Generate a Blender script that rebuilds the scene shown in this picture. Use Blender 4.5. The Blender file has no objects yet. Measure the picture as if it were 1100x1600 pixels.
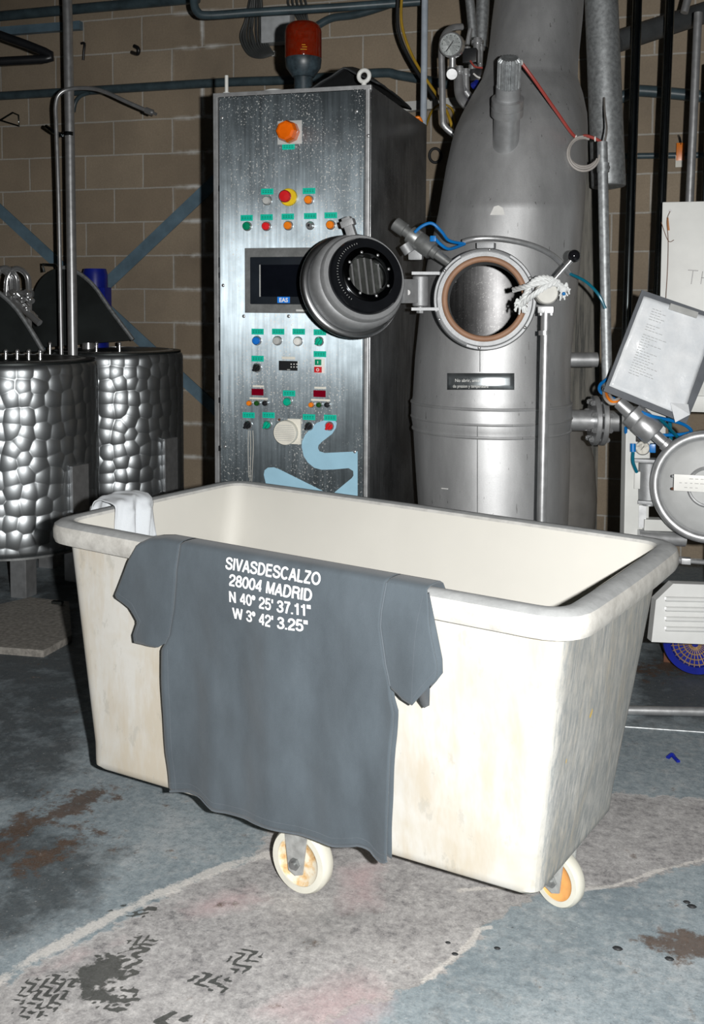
import bpy, bmesh, math, random
import numpy as np
from mathutils import Vector, Matrix, noise
random.seed(7)
S = bpy.context.scene
COL = S.collection

# ------------------------------------------------------------------ camera
F, CY, PITCH, ROLL, YAW, H = 1643.8, 582.9, 0.0717938, 0.00432223, 0.2929263, 1.40
def _axes():
    c, s = math.cos(YAW), math.sin(YAW)
    r = Vector((c, s, 0)); fw = Vector((-s, c, 0)); up = Vector((0, 0, 1))
    f2 = fw*math.cos(PITCH) - up*math.sin(PITCH); u2 = up*math.cos(PITCH) + fw*math.sin(PITCH)
    return r*math.cos(ROLL) + u2*math.sin(ROLL), u2*math.cos(ROLL) - r*math.sin(ROLL), f2
RT, UP, FW = _axes()
CAM = Vector((0, 0, H))
cd = bpy.data.cameras.new('camera'); cam = bpy.data.objects.new('camera', cd); COL.objects.link(cam)
m = Matrix((RT, UP, -FW)).transposed().to_4x4(); m.translation = CAM
cam.matrix_world = m
cd.sensor_fit = 'AUTO'; cd.sensor_width = 36; cd.lens = F/1600*36
cd.shift_y = -(800-CY)/1600; cd.clip_start = .02; cd.clip_end = 60
S.camera = cam

# ------------------------------------------------------------------ light and exposure
S.view_settings.view_transform = 'Standard'; S.view_settings.look = 'None'
S.view_settings.gamma = 1; S.view_settings.use_curve_mapping = False
S.view_settings.exposure = 0.0
w = bpy.data.worlds.new('world'); S.world = w; w.use_nodes = True
bg = w.node_tree.nodes['Background']; bg.inputs[0].default_value = (.55, .8, 1, 1); bg.inputs[1].default_value = .006
fl = bpy.data.lights.new('flash', 'SPOT'); fo = bpy.data.objects.new('flash', fl); COL.objects.link(fo)
fl.energy = 530; fl.color = (1, .985, .96); fl.shadow_soft_size = .016; fl.spot_size = math.radians(98); fl.spot_blend = .75
fo.location = CAM + RT*.135 + UP*.02 - FW*.02
tgt = CAM + RT*.30 - UP*.42 + FW*2.5
fo.rotation_euler = (tgt - fo.location).to_track_quat('-Z', 'Y').to_euler()

# ------------------------------------------------------------------ pixel geometry of the photograph -> places in the room
def ray(x, y): return RT*((x-550)/F) - UP*((y-CY)/F) + FW
def P(x, y, D): return CAM + ray(x, y)*D                       # at distance D along the view axis
def onZ(x, y, z): v = ray(x, y); return CAM + v*((z-H)/v.z)
def onY(x, y, Y): v = ray(x, y); return CAM + v*(Y/v.y)
def onPl(x, y, p, n): v = ray(x, y); return CAM + v*((p-CAM).dot(n)/v.dot(n))
def px(n, D): return n*D/F

# ------------------------------------------------------------------ materials
MATS = {}
def nt(name):
    m = bpy.data.materials.new(name); m.use_nodes = True
    t = m.node_tree; return m, t, t.nodes['Principled BSDF']
def nd(t, kind, **kw):
    n = t.nodes.new(kind)
    for k, v in kw.items():
        if k.startswith('i_'): n.inputs[int(k[2:]) if k[2:].isdigit() else k[2:].replace('_', ' ')].default_value = v
        else: setattr(n, k, v)
    return n
def ramp(t, fac, stops):
    r = t.nodes.new('ShaderNodeValToRGB'); e = r.color_ramp.elements
    e[0].position, e[0].color = stops[0][0], (*stops[0][1], 1); e[1].position, e[1].color = stops[-1][0], (*stops[-1][1], 1)
    for p, c in stops[1:-1]: q = e.new(p); q.color = (*c, 1)
    t.links.new(fac, r.inputs[0]); return r.outputs[0]
def mixc(t, fac, a, b, mode='MIX'):
    n = t.nodes.new('ShaderNodeMix'); n.data_type = 'RGBA'; n.blend_type = mode
    for s, v in ((0, fac), (6, a), (7, b)):
        if hasattr(v, 'is_output'): t.links.new(v, n.inputs[s])
        else: n.inputs[s].default_value = v if s == 0 else (*v, 1)
    return n.outputs[2]
def mth(t, op, a, b=None, c=None, clamp=False):
    n = t.nodes.new('ShaderNodeMath'); n.operation = op; n.use_clamp = clamp
    for i, v in enumerate((a, b, c)):
        if v is None: continue
        if hasattr(v, 'is_output'): t.links.new(v, n.inputs[i])
        else: n.inputs[i].default_value = v
    return n.outputs[0]
def coord(t, scale=(1, 1, 1), loc=(0, 0, 0), src='Object'):
    c = t.nodes.new('ShaderNodeTexCoord'); mp = t.nodes.new('ShaderNodeMapping')
    mp.inputs[3].default_value = scale; mp.inputs[1].default_value = loc
    t.links.new(c.outputs[src], mp.inputs[0]); return mp.outputs[0]
def noi(t, vec, scale, detail=4, rough=.55, out=0):
    n = nd(t, 'ShaderNodeTexNoise'); n.inputs['Scale'].default_value = scale; n.inputs['Detail'].default_value = detail
    n.inputs['Roughness'].default_value = rough; t.links.new(vec, n.inputs['Vector']); return n.outputs[out]
def bump(t, b, h, strength=.3, dist=.002):
    n = nd(t, 'ShaderNodeBump'); n.inputs['Strength'].default_value = strength; n.inputs['Distance'].default_value = dist
    t.links.new(h, n.inputs['Height']); t.links.new(n.outputs[0], b.inputs['Normal'])
def mat(name, col, rough=.5, metal=0, var=.15, scale=18, bmp=0, spec=.5, stretch=(1, 1, 1), rvar=0):
    if name in MATS: return MATS[name]
    m, t, b = nt(name)
    v = coord(t, stretch); n = noi(t, v, scale)
    lo = tuple(c*(1-var) for c in col); hi = tuple(min(1, c*(1+var)) for c in col)
    t.links.new(ramp(t, n, [(.3, lo), (.7, hi)]), b.inputs['Base Color'])
    b.inputs['Roughness'].default_value = rough; b.inputs['Metallic'].default_value = metal
    b.inputs['Specular IOR Level'].default_value = spec
    if rvar: t.links.new(mth(t, 'MULTIPLY_ADD', n, rvar, rough-rvar/2, clamp=True), b.inputs['Roughness'])
    if bmp: bump(t, b, noi(t, v, scale*6), bmp)
    MATS[name] = m; return m
def emis(name, col, e, rough=.3):
    m = mat(name, col, rough)
    b = m.node_tree.nodes['Principled BSDF']; b.inputs['Emission Color'].default_value = (*col, 1); b.inputs['Emission Strength'].default_value = e
    return m
STEEL = mat('satin_steel', (.52, .53, .54), .38, .72, .12, 30, .05, rvar=.15)
BRIGHT = mat('polished_steel', (.66, .67, .68), .22, .8, .08, 20, rvar=.1)
DULL = mat('dull_steel', (.28, .29, .29), .42, .65, .2, 25, .1, rvar=.15)
CAST = mat('bead_blasted_steel', (.33, .34, .35), .55, .5, .1, 40, .2)
DARKPIPE = mat('dark_steel_pipe', (.22, .25, .26), .15, 1, .2, 10)
BLUEPIPE = mat('blue_grey_painted_pipe', (.055, .085, .10), .4, 0, .3, 14, .1)
GALV = mat('galvanised_steel', (.36, .38, .39), .5, .65, .3, 60, .1)
BLACK = mat('black_plastic', (.012, .013, .015), .35)
RUBBER = mat('black_rubber', (.018, .02, .022), .6, bmp=.1)
WHITEPAINT = mat('white_paint', (.62, .63, .61), .45, 0, .08, 8, .05)
BRIGHTWHITE = mat('white_plastic', (.8, .8, .77), .4, 0, .05)
CREAM = mat('cream_plastic', (.74, .72, .64), .45, 0, .08)
GREENLBL = mat('teal_label_plastic', (.0, .50, .36), .4, 0, .06)
BLUEHOSE = mat('blue_hose', (.004, .16, .48), .3, 0, .1)
TEALHOSE = mat('teal_hose', (.002, .13, .2), .3, 0, .1)
GASKET = mat('brown_gasket_rubber', (.30, .165, .10), .6, 0, .15)
BLUEDRUM = mat('blue_enamel', (.008, .018, .26), .35, 0, .2)
BRACE = mat('blue_grey_brace_paint', (.135, .215, .275), .5, 0, .25, 9, .1)
LIDM = mat('dark_lid_steel', (.022, .027, .027), .45, .5, .4, 6)
RED = mat('red_plastic', (.62, .015, .02), .3); ORANGE = mat('orange_plastic', (.85, .22, .01), .3)
YELLOW = mat('yellow_plastic', (.85, .6, .02), .35); GREEN = mat('green_plastic', (.0, .25, .12), .3)
LTGREEN = mat('bright_green_plastic', (.0, .42, .26), .3); BLUE = mat('blue_plastic', (.01, .16, .6), .3)
DKGREEN = mat('dark_green_plastic', (.01, .08, .01), .3); GREY = mat('grey_plastic', (.45, .46, .45), .35)
DKRED = mat('dark_red_display', (.17, .0, .01), .2); CABLE = mat('grey_cable', (.33, .31, .29), .5)
REDCABLE = mat('red_cable', (.32, .05, .04), .5); YELCABLE = mat('yellow_cable', (.42, .26, .02), .5)
RUST = mat('rusty_brown_metal', (.13, .055, .03), .8, .2, .5, 12, .3)

def ramp_f(t, fac, a, b2):
    n = nd(t, 'ShaderNodeMapRange'); n.clamp = True
    for i, v in ((1, a), (2, b2)): n.inputs[i].default_value = v
    t.links.new(fac, n.inputs[0]); return n.outputs[0]
def m_brushed(name, col, dust, rough=.36, aniso=.75):
    m, t, b = nt(name)
    v = coord(t, (1, 1, .04)); s = noi(t, v, 90, 3)
    big = noi(t, coord(t), 3.2, 6, .65)
    base = ramp(t, s, [(.25, tuple(c*.72 for c in col)), (.75, tuple(min(1, c*1.15) for c in col))])
    base = mixc(t, ramp_f(t, big, .38, .68), base, tuple(c*.42 for c in col))
    spk = noi(t, coord(t), 150, 2); blot = noi(t, coord(t, (1, 1, .6)), 6, 5, .7)
    sp = mth(t, 'MULTIPLY', ramp_f(t, spk, .60, .66), ramp_f(t, blot, .42, .55))
    sp = mth(t, 'MULTIPLY', sp, dust)
    t.links.new(mixc(t, sp, base, (.6, .6, .58)), b.inputs['Base Color'])
    t.links.new(mth(t, 'SUBTRACT', 1.0, mth(t, 'MULTIPLY', sp, .8)), b.inputs['Metallic'])
    t.links.new(mth(t, 'MULTIPLY_ADD', s, .12, rough-.06), b.inputs['Roughness'])
    b.inputs['Anisotropic'].default_value = aniso
    tg = nd(t, 'ShaderNodeTangent', direction_type='RADIAL', axis='Z'); t.links.new(tg.outputs[0], b.inputs['Tangent'])
    MATS[name] = m; return m
BRUSH = m_brushed('brushed_steel_door', (.44, .52, .57), 1.0, .41, .91)
BRUSHSIDE = m_brushed('brushed_steel_side', (.30, .31, .32), .3, .33)

def m_tank():
    m, t, b = nt('tank_steel')
    v = coord(t, (1, 1, .25)); n = noi(t, v, 9, 6, .65); f = noi(t, coord(t), 240, 2)
    c = ramp(t, n, [(.3, (.47, .48, .49)), (.7, (.66, .67, .68))])
    scr = noi(t, coord(t, (6, 6, 1)), 14, 3)
    c = mixc(t, mth(t, 'GREATER_THAN', scr, .70), c, (.27, .27, .27))
    c = mixc(t, mth(t, 'MULTIPLY', f, .35), c, (.3, .3, .3))
    t.links.new(c, b.inputs['Base Color']); b.inputs['Metallic'].default_value = .72
    t.links.new(mth(t, 'MULTIPLY_ADD', n, .12, .46), b.inputs['Roughness'])
    bump(t, b, f, .12, .001); return m
TANK = m_tank()
def m_scales():
    m, t, b = nt('marbled_steel')
    uv = coord(t, (1, 1, 1), src='UV')
    wv = nd(t, 'ShaderNodeVectorMath', operation='ADD'); 
    nz = nd(t, 'ShaderNodeTexNoise'); nz.inputs['Scale'].default_value = 3; t.links.new(uv, nz.inputs['Vector'])
    sc = nd(t, 'ShaderNodeVectorMath', operation='SCALE'); sc.inputs['Scale'].default_value = .03
    t.links.new(nz.outputs['Color'], sc.inputs[0]); t.links.new(uv, wv.inputs[0]); t.links.new(sc.outputs[0], wv.inputs[1])
    vo = nd(t, 'ShaderNodeTexVoronoi', feature='SMOOTH_F1'); vo.inputs['Smoothness'].default_value = .18; vo.inputs['Scale'].default_value = 14; vo.inputs['Randomness'].default_value = .5
    t.links.new(wv.outputs[0], vo.inputs['Vector'])
    b.inputs['Base Color'].default_value = (.46, .49, .51, 1); b.inputs['Metallic'].default_value = .92
    n = noi(t, uv, 4, 4)
    t.links.new(mth(t, 'MULTIPLY_ADD', n, .22, .30), b.inputs['Roughness'])
    bump(t, b, mth(t, 'MULTIPLY', mth(t, 'MULTIPLY', vo.outputs['Distance'], vo.outputs['Distance']), -1.0), .9, .017); return m
SCALES = m_scales()

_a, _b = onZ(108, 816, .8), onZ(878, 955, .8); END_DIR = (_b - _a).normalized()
def m_tub(name, beige):
    m, t, b = nt(name)
    o = coord(t); n = noi(t, o, 2.3, 5, .6); n2 = noi(t, coord(t, (1, 1, .25)), 9, 5, .65); f = noi(t, o, 160, 2)
    c = ramp(t, n, [(.36, (.53, .51, .46)), (.54, (.62, .61, .575)), (.7, (.54, .50, .415))])
    c = mixc(t, mth(t, 'MULTIPLY', ramp_f(t, n2, .48, .62), beige), c, (.50, .42, .30))
    c = mixc(t, mth(t, 'MULTIPLY', ramp_f(t, noi(t, coord(t, (1, 1, .5), (3, 1, 2)), 24, 5, .7), .60, .66), .35), c, (.36, .35, .31))
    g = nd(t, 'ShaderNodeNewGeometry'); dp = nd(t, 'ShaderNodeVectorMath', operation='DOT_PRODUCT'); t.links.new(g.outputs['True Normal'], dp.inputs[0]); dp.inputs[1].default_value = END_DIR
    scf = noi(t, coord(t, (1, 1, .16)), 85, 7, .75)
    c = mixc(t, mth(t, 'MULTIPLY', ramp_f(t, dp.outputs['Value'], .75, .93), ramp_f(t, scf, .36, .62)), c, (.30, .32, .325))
    c = mixc(t, mth(t, 'MULTIPLY', f, .10), c, (.4, .4, .36))
    yl = noi(t, coord(t, (1, 1, .6), (5, 7, 9)), 15, 2)
    c = mixc(t, mth(t, 'MULTIPLY', ramp_f(t, yl, .745, .76), .7), c, (.8, .52, .05))
    t.links.new(c, b.inputs['Base Color']); b.inputs['Roughness'].default_value = .62; b.inputs['Specular IOR Level'].default_value = .3
    bump(t, b, n2, .25, .003); return m
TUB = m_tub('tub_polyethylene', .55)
TUBIN = mat('tub_inner_polyethylene', (.61, .60, .555), .6, 0, .03, 4, .03, spec=.3)
def m_rim():
    m, t, b = nt('worn_rim_polyethylene')
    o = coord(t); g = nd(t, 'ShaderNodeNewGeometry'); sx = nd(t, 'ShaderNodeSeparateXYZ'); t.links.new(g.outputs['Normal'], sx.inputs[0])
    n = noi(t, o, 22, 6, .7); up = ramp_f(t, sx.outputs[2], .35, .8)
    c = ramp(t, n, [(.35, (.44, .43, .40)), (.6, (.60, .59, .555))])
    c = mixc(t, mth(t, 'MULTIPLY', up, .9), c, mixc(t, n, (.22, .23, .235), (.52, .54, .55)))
    t.links.new(c, b.inputs['Base Color']); b.inputs['Roughness'].default_value = .6; bump(t, b, n, .4, .003); return m
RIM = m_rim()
def m_fabric(name, col, var=.18, weave=700):
    m, t, b = nt(name)
    o = coord(t); n = noi(t, coord(t, (1, 1, .45)), 7, 6, .65); f = noi(t, o, weave, 2)
    c = ramp(t, n, [(.3, tuple(x*(1-var) for x in col)), (.7, tuple(x*(1+var) for x in col))])
    c = mixc(t, mth(t, 'MULTIPLY', f, .5), c, tuple(x*1.5 for x in col))
    t.links.new(c, b.inputs['Base Color']); b.inputs['Roughness'].default_value = .95; b.inputs['Specular IOR Level'].default_value = .1
    b.inputs['Sheen Weight'].default_value = .15
    bump(t, b, f, .35, .001); return m
SHIRT = m_fabric('washed_charcoal_cotton', (.072, .088, .102), .3)
SEAM = m_fabric('faded_seam_cotton', (.085, .10, .115), .35, 300)
WHITECLOTH = m_fabric('white_cotton', (.50, .53, .56), .05)
ROPE = m_fabric('white_rope_fibre', (.66, .68, .68), .15, 200)

def m_wall():
    m, t, b = nt('concrete_block')
    Yw = 5.8
    z0 = onY(318, 345, Yw).z; x0 = onY(135, 366, Yw).x; rh = .2035; bw = .395
    k = round(z0/rh)
    c = t.nodes.new('ShaderNodeTexCoord'); sp = nd(t, 'ShaderNodeSeparateXYZ'); t.links.new(c.outputs['Object'], sp.inputs[0])
    cb = nd(t, 'ShaderNodeCombineXYZ')
    wob = noi(t, c.outputs['Object'], 5, 3)
    wz = mth(t, 'MULTIPLY_ADD', wob, .010, -.005)
    X = mth(t, 'ADD', mth(t, 'SUBTRACT', sp.outputs[0], x0 - 20*bw + (0 if (40-1) % 2 else bw/2)), wz)
    Z = mth(t, 'ADD', mth(t, 'SUBTRACT', sp.outputs[2], z0 - 40*rh), wz)
    t.links.new(X, cb.inputs[0]); t.links.new(Z, cb.inputs[1])
    br = nd(t, 'ShaderNodeTexBrick'); br.offset = .5
    for k_, v in (('Scale', 1), ('Mortar Size', .006), ('Mortar Smooth', .35), ('Brick Width', bw), ('Row Height', rh), ('Bias', 0)): br.inputs[k_].default_value = v
    br.inputs['Color1'].default_value = (.41, .335, .25, 1); br.inputs['Color2'].default_value = (.50, .415, .315, 1); br.inputs['Mortar'].default_value = (.68, .66, .61, 1)
    t.links.new(cb.outputs[0], br.inputs['Vector'])
    n = noi(t, c.outputs['Object'], 1.5, 6, .65); f = noi(t, c.outputs['Object'], 90, 3)
    col = mixc(t, .8, br.outputs[0], ramp(t, n, [(.3, (.55, .55, .55)), (.7, (1, .98, .95))]), 'MULTIPLY')
    col = mixc(t, mth(t, 'MULTIPLY', f, .5), col, (.17, .14, .105))
    # efflorescence round the joints beside the cabinet
    xm = ramp_f(t, mth(t, 'ABSOLUTE', mth(t, 'SUBTRACT', sp.outputs[0], onY(312, 300, 5.8).x)), .20, .05)
    br2 = nd(t, 'ShaderNodeTexBrick'); br2.offset = .5
    for k_, v in (('Scale', 1), ('Mortar Size', .022), ('Mortar Smooth', 1.0), ('Brick Width', bw), ('Row Height', rh)): br2.inputs[k_].default_value = v
    t.links.new(cb.outputs[0], br2.inputs['Vector'])
    e = mth(t, 'MULTIPLY', mth(t, 'MULTIPLY', br2.outputs['Fac'], xm), ramp_f(t, noi(t, c.outputs['Object'], 12, 3), .35, .6))
    col = mixc(t, e, col, (.75, .75, .72))
    t.links.new(col, b.inputs['Base Color']); b.inputs['Roughness'].default_value = .9; b.inputs['Specular IOR Level'].default_value = .15
    h = mth(t, 'SUBTRACT', mth(t, 'MULTIPLY', f, .35), br.outputs['Fac'])
    bump(t, b, h, .5, .006); return m
WALL = m_wall()

def m_floor():
    m, t, b = nt('painted_concrete_floor')
    o = coord(t); a = nd(t, 'ShaderNodeVertexColor', layer_name='stain'); a2 = nd(t, 'ShaderNodeVertexColor', layer_name='wear')
    s1 = nd(t, 'ShaderNodeSeparateColor'); s2 = nd(t, 'ShaderNodeSeparateColor')
    t.links.new(a.outputs[0], s1.inputs[0]); t.links.new(a2.outputs[0], s2.inputs[0])
    bare, dark, crack = s1.outputs; pink, brown, wet = s2.outputs
    n = noi(t, o, 3.5, 7, .68); n2 = noi(t, o, 26, 5, .65); f = noi(t, o, 190, 3, .6); n4 = noi(t, coord(t, (1, 1, 1), (4, 2, 0)), 8, 7, .72)
    blue = ramp(t, n, [(.3, (.21, .26, .29)), (.55, (.31, .365, .395)), (.72, (.42, .455, .475))])
    blue = mixc(t, mth(t, 'MULTIPLY', ramp_f(t, mth(t, 'MULTIPLY_ADD', n2, .6, mth(t, 'MULTIPLY', n4, .4)), .5, .64), .6), blue, (.48, .50, .505))
    n5 = noi(t, coord(t, (1, 1, 1), (7, 3, 1)), 48, 9, .8)
    brc = ramp(t, mth(t, 'MULTIPLY_ADD', n5, .62, mth(t, 'MULTIPLY', n4, .38)), [(.37, (.13, .13, .135)), (.46, (.33, .32, .32)), (.54, (.47, .46, .455)), (.64, (.66, .645, .635))])
    bm = ramp_f(t, mth(t, 'MULTIPLY_ADD', mth(t, 'SUBTRACT', n2, .5), .9, bare), .42, .58)
    blue = mixc(t, mth(t, 'MULTIPLY', ramp_f(t, n5, .52, .40), .45), blue, (.10, .13, .15))
    blue = mixc(t, mth(t, 'MULTIPLY', ramp_f(t, n5, .54, .64), .4), blue, (.50, .53, .54))
    c = mixc(t, bm, blue, brc)
    pm = mth(t, 'MULTIPLY', ramp_f(t, mth(t, 'MULTIPLY_ADD', mth(t, 'SUBTRACT', n4, .5), 1.2, pink), .35, .8), .6)
    c = mixc(t, pm, c, (.52, .37, .38))
    edge = mth(t, 'MULTIPLY', ramp_f(t, mth(t, 'ABSOLUTE', mth(t, 'SUBTRACT', mth(t, 'MULTIPLY_ADD', mth(t, 'SUBTRACT', n2, .5), .9, bare), .5)), .10, .02), .55)
    c = mixc(t, edge, c, (.5, .47, .45))
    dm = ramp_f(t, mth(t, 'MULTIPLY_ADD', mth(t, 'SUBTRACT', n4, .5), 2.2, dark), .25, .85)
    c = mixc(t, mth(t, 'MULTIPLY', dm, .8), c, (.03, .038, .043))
    wm = ramp_f(t, mth(t, 'MULTIPLY_ADD', mth(t, 'SUBTRACT', n4, .5), 3.6, mth(t, 'MULTIPLY_ADD', mth(t, 'SUBTRACT', n2, .5), 1.0, brown)), .45, .75)
    c = mixc(t, mth(t, 'MULTIPLY', wm, .85), c, mixc(t, n2, (.035, .022, .014), (.15, .085, .05)))
    cm = ramp_f(t, mth(t, 'MULTIPLY_ADD', mth(t, 'SUBTRACT', n5, .5), 2.2, mth(t, 'MULTIPLY_ADD', mth(t, 'SUBTRACT', n4, .5), 2.6, crack)), .45, .85)
    c = mixc(t, mth(t, 'MULTIPLY', cm, .75), c, (.72, .69, .65))
    spk = ramp_f(t, noi(t, o, 75, 3, .7), .66, .70)
    c = mixc(t, mth(t, 'MULTIPLY', spk, .6), c, (.05, .05, .052))
    ws = ramp_f(t, noi(t, coord(t, loc=(9, 9, 9)), 95, 2, .6), .69, .72)
    c = mixc(t, mth(t, 'MULTIPLY', ws, .5), c, (.6, .6, .6))
    wt = ramp_f(t, mth(t, 'MULTIPLY_ADD', mth(t, 'SUBTRACT', n2, .5), 1.3, wet), .46, .58)
    c = mixc(t, mth(t, 'MULTIPLY', wt, .88), c, (.028, .032, .028))
    c = mixc(t, mth(t, 'MULTIPLY', ramp_f(t, f, .4, .75), .35), c, (.16, .165, .17))
    t.links.new(c, b.inputs['Base Color'])
    t.links.new(mth(t, 'MULTIPLY_ADD', wt, -.3, .62), b.inputs['Roughness']); b.inputs['Specular IOR Level'].default_value = .35
    h = mth(t, 'ADD', mth(t, 'MULTIPLY', n2, .6), mth(t, 'ADD', mth(t, 'MULTIPLY', f, .25), mth(t, 'MULTIPLY', bm, -.6)))
    bump(t, b, h, .45, .004); return m
FLOOR = m_floor()

# ------------------------------------------------------------------ mesh building
class MB:
    def __init__(s): s.v = []; s.f = []; s.uv = None; s.sharp = False
    def add(s, vs, fs):
        o = len(s.v); s.v += [Vector(v) for v in vs]; s.f += [tuple(i+o for i in f) for f in fs]; return s
    def box(s, c, size, rot=None, bev=0):
        c = Vector(c); h = Vector(size)/2; R = rot or Matrix.Identity(3)
        if bev:
            bm = bmesh.new(); bmesh.ops.create_cube(bm, size=1)
            bmesh.ops.scale(bm, vec=Vector(size), verts=bm.verts)
            bmesh.ops.bevel(bm, geom=bm.edges[:], offset=bev, segments=2, profile=.7, affect='EDGES')
            bm.verts.index_update()
            s.add([c + R @ v.co for v in bm.verts], [[v.index for v in f.verts] for f in bm.faces]); bm.free(); return s
        vs = [c + R @ Vector((x*h.x, y*h.y, z*h.z)) for x in (-1, 1) for y in (-1, 1) for z in (-1, 1)]
        return s.add(vs, [(0, 1, 3, 2), (4, 6, 7, 5), (0, 4, 5, 1), (2, 3, 7, 6), (0, 2, 6, 4), (1, 5, 7, 3)])
    def lathe(s, o, ax, prof, n=32, caps=True, a0=0, a1=2*math.pi):
        o = Vector(o); ax = Vector(ax).normalized(); R = basis(ax)
        full = abs(a1-a0-2*math.pi) < 1e-6; k = n if full else n+1
        vs = []; fs = []
        for r, h in prof:
            for i in range(k):
                a = a0 + (a1-a0)*i/n; vs.append(o + ax*h + (R[0]*math.cos(a) + R[1]*math.sin(a))*max(r, 1e-5))
        for j in range(len(prof)-1):
            for i in range(n):
                i2 = (i+1) % k; fs.append((j*k+i, j*k+i2, (j+1)*k+i2, (j+1)*k+i))
        if caps and full:
            if prof[0][0] > 1e-4: fs.append(tuple(range(k))[::-1])
            if prof[-1][0] > 1e-4: fs.append(tuple((len(prof)-1)*k+i for i in range(k)))
        return s.add(vs, fs)
    def cyl(s, a, b, r, r2=None, n=20, bev=0):
        a = Vector(a); b = Vector(b); L = (b-a).length; r2 = r if r2 is None else r2
        pr = [(r, 0), (r2, L)] if not bev else [(r-bev, 0), (r, bev), (r2, L-bev), (r2-bev, L)]
        return s.lathe(a, b-a, pr, n)
    def tube(s, pts, r, n=10, smooth=True, res=6, closed=False):
        pts = [Vector(p) for p in pts]
        if smooth and len(pts) > 2: pts = spline(pts, res)
        vs = []; fs = []; N = None; m_ = len(pts)
        for i, p in enumerate(pts):
            T = (pts[min(i+1, m_-1)] - pts[max(i-1, 0)]).normalized()
            if N is None: N = basis(T)[0]
            N = (N - T*N.dot(T)).normalized(); B = T.cross(N)
            for k in range(n): a = 2*math.pi*k/n; vs.append(p + (N*math.cos(a) + B*math.sin(a))*r)
        for j in range(m_-1):
            for k in range(n): fs.append((j*n+k, j*n+(k+1) % n, (j+1)*n+(k+1) % n, (j+1)*n+k))
        fs.append(tuple(range(n))[::-1]); fs.append(tuple((m_-1)*n+k for k in range(n)))
        return s.add(vs, fs)
    def torus(s, c, ax, R, r, n=48, k=12, a0=0, a1=2*math.pi):
        c = Vector(c); ax = Vector(ax).normalized(); b = basis(ax)
        full = abs(a1-a0-2*math.pi) < 1e-6; nn = n if full else n+1; vs = []; fs = []
        for i in range(nn):
            a = a0 + (a1-a0)*i/n; d = b[0]*math.cos(a) + b[1]*math.sin(a)
            for j in range(k): q = 2*math.pi*j/k; vs.append(c + d*(R + r*math.cos(q)) + ax*(r*math.sin(q)))
        for i in range(n):
            i2 = (i+1) % nn
            for j in range(k): fs.append((i*k+j, i2*k+j, i2*k+(j+1) % k, i*k+(j+1) % k))
        return s.add(vs, fs)
    def sphere(s, c, r, n=20, sq=(1, 1, 1)):
        c = Vector(c); vs = []; fs = []
        for j in range(n//2+1):
            th = math.pi*j/(n//2)
            for i in range(n):
                a = 2*math.pi*i/n; vs.append(c + Vector((math.sin(th)*math.cos(a)*sq[0], math.sin(th)*math.sin(a)*sq[1], math.cos(th)*sq[2]))*r)
        for j in range(n//2):
            for i in range(n): fs.append((j*n+i, j*n+(i+1) % n, (j+1)*n+(i+1) % n, (j+1)*n+i))
        return s.add(vs, fs)
    def prism(s, poly, d):                                        # polygon extruded by vector d
        d = Vector(d); n = len(poly); vs = [Vector(p) for p in poly] + [Vector(p)+d for p in poly]
        return s.add(vs, [tuple(range(n))[::-1], tuple(range(n, 2*n))] + [(i, (i+1) % n, (i+1) % n+n, i+n) for i in range(n)])
    def grid(s, rows):
        n = len(rows[0]); vs = [p for r in rows for p in r]
        return s.add(vs, [(j*n+i, j*n+i+1, (j+1)*n+i+1, (j+1)*n+i) for j in range(len(rows)-1) for i in range(n-1)])
def basis(ax):
    ax = Vector(ax).normalized(); h = Vector((0, 0, 1)) if abs(ax.z) < .9 else Vector((1, 0, 0))
    a = h.cross(ax).normalized(); return a, ax.cross(a)
def rotto(xa, ya):                                               # matrix with columns x, y, z
    xa = Vector(xa).normalized(); ya = Vector(ya); ya = (ya - xa*ya.dot(xa)).normalized()
    return Matrix((xa, ya, xa.cross(ya))).transposed()
def spline(p, res=6):
    out = []
    for i in range(len(p)-1):
        a = p[max(i-1, 0)]; b = p[i]; c = p[i+1]; d = p[min(i+2, len(p)-1)]
        for k in range(res):
            t = k/res; out.append(.5*((2*b) + (c-a)*t + (2*a-5*b+4*c-d)*t*t + (3*b-a-3*c+d)*t**3))
    out.append(p[-1]); return out
def thing(name, base, label, cat, group=None):
    o = bpy.data.objects.new(name, None); COL.objects.link(o); o.location = base; o.empty_display_size = .05
    o['label'] = label; o['category'] = cat
    if group: o['group'] = group
    o['_base'] = list(base); return o
def root_base(p):
    while p.parent: p = p.parent
    return Vector(p.location)
def obj(name, mb, material, parent=None, label=None, cat=None, group=None, kind=None, smooth=True, angle=38, solid=0, base=None):
    me = bpy.data.meshes.new(name)
    off = root_base(parent) if parent else Vector(base or (0, 0, 0))
    me.from_pydata([v-off for v in mb.v], [], mb.f); me.materials.append(material)
    bm = bmesh.new(); bm.from_mesh(me); bmesh.ops.recalc_face_normals(bm, faces=bm.faces); bm.to_mesh(me); bm.free()
    if smooth:
        me.polygons.foreach_set('use_smooth', [True]*len(me.polygons)); me.set_sharp_from_angle(angle=math.radians(angle))
    if mb.uv:
        l = me.uv_layers.new(name='uv')
        for lp in me.loops: l.data[lp.index].uv = mb.uv[lp.vertex_index]
    o = bpy.data.objects.new(name, me); COL.objects.link(o)
    if parent: o.parent = parent
    else: o.location = off
    if label: o['label'] = label
    if cat: o['category'] = cat
    if group: o['group'] = group
    if kind: o['kind'] = kind
    if solid: md = o.modifiers.new('thickness', 'SOLIDIFY'); md.thickness = solid; md.offset = 0
    return o
def pipe(name, pts, r, material, label, cat='pipe', group=None, n=14, smooth=True, res=6):
    return obj(name, MB().tube(pts, r, n, smooth, res), material, None, label, cat, group)
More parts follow.
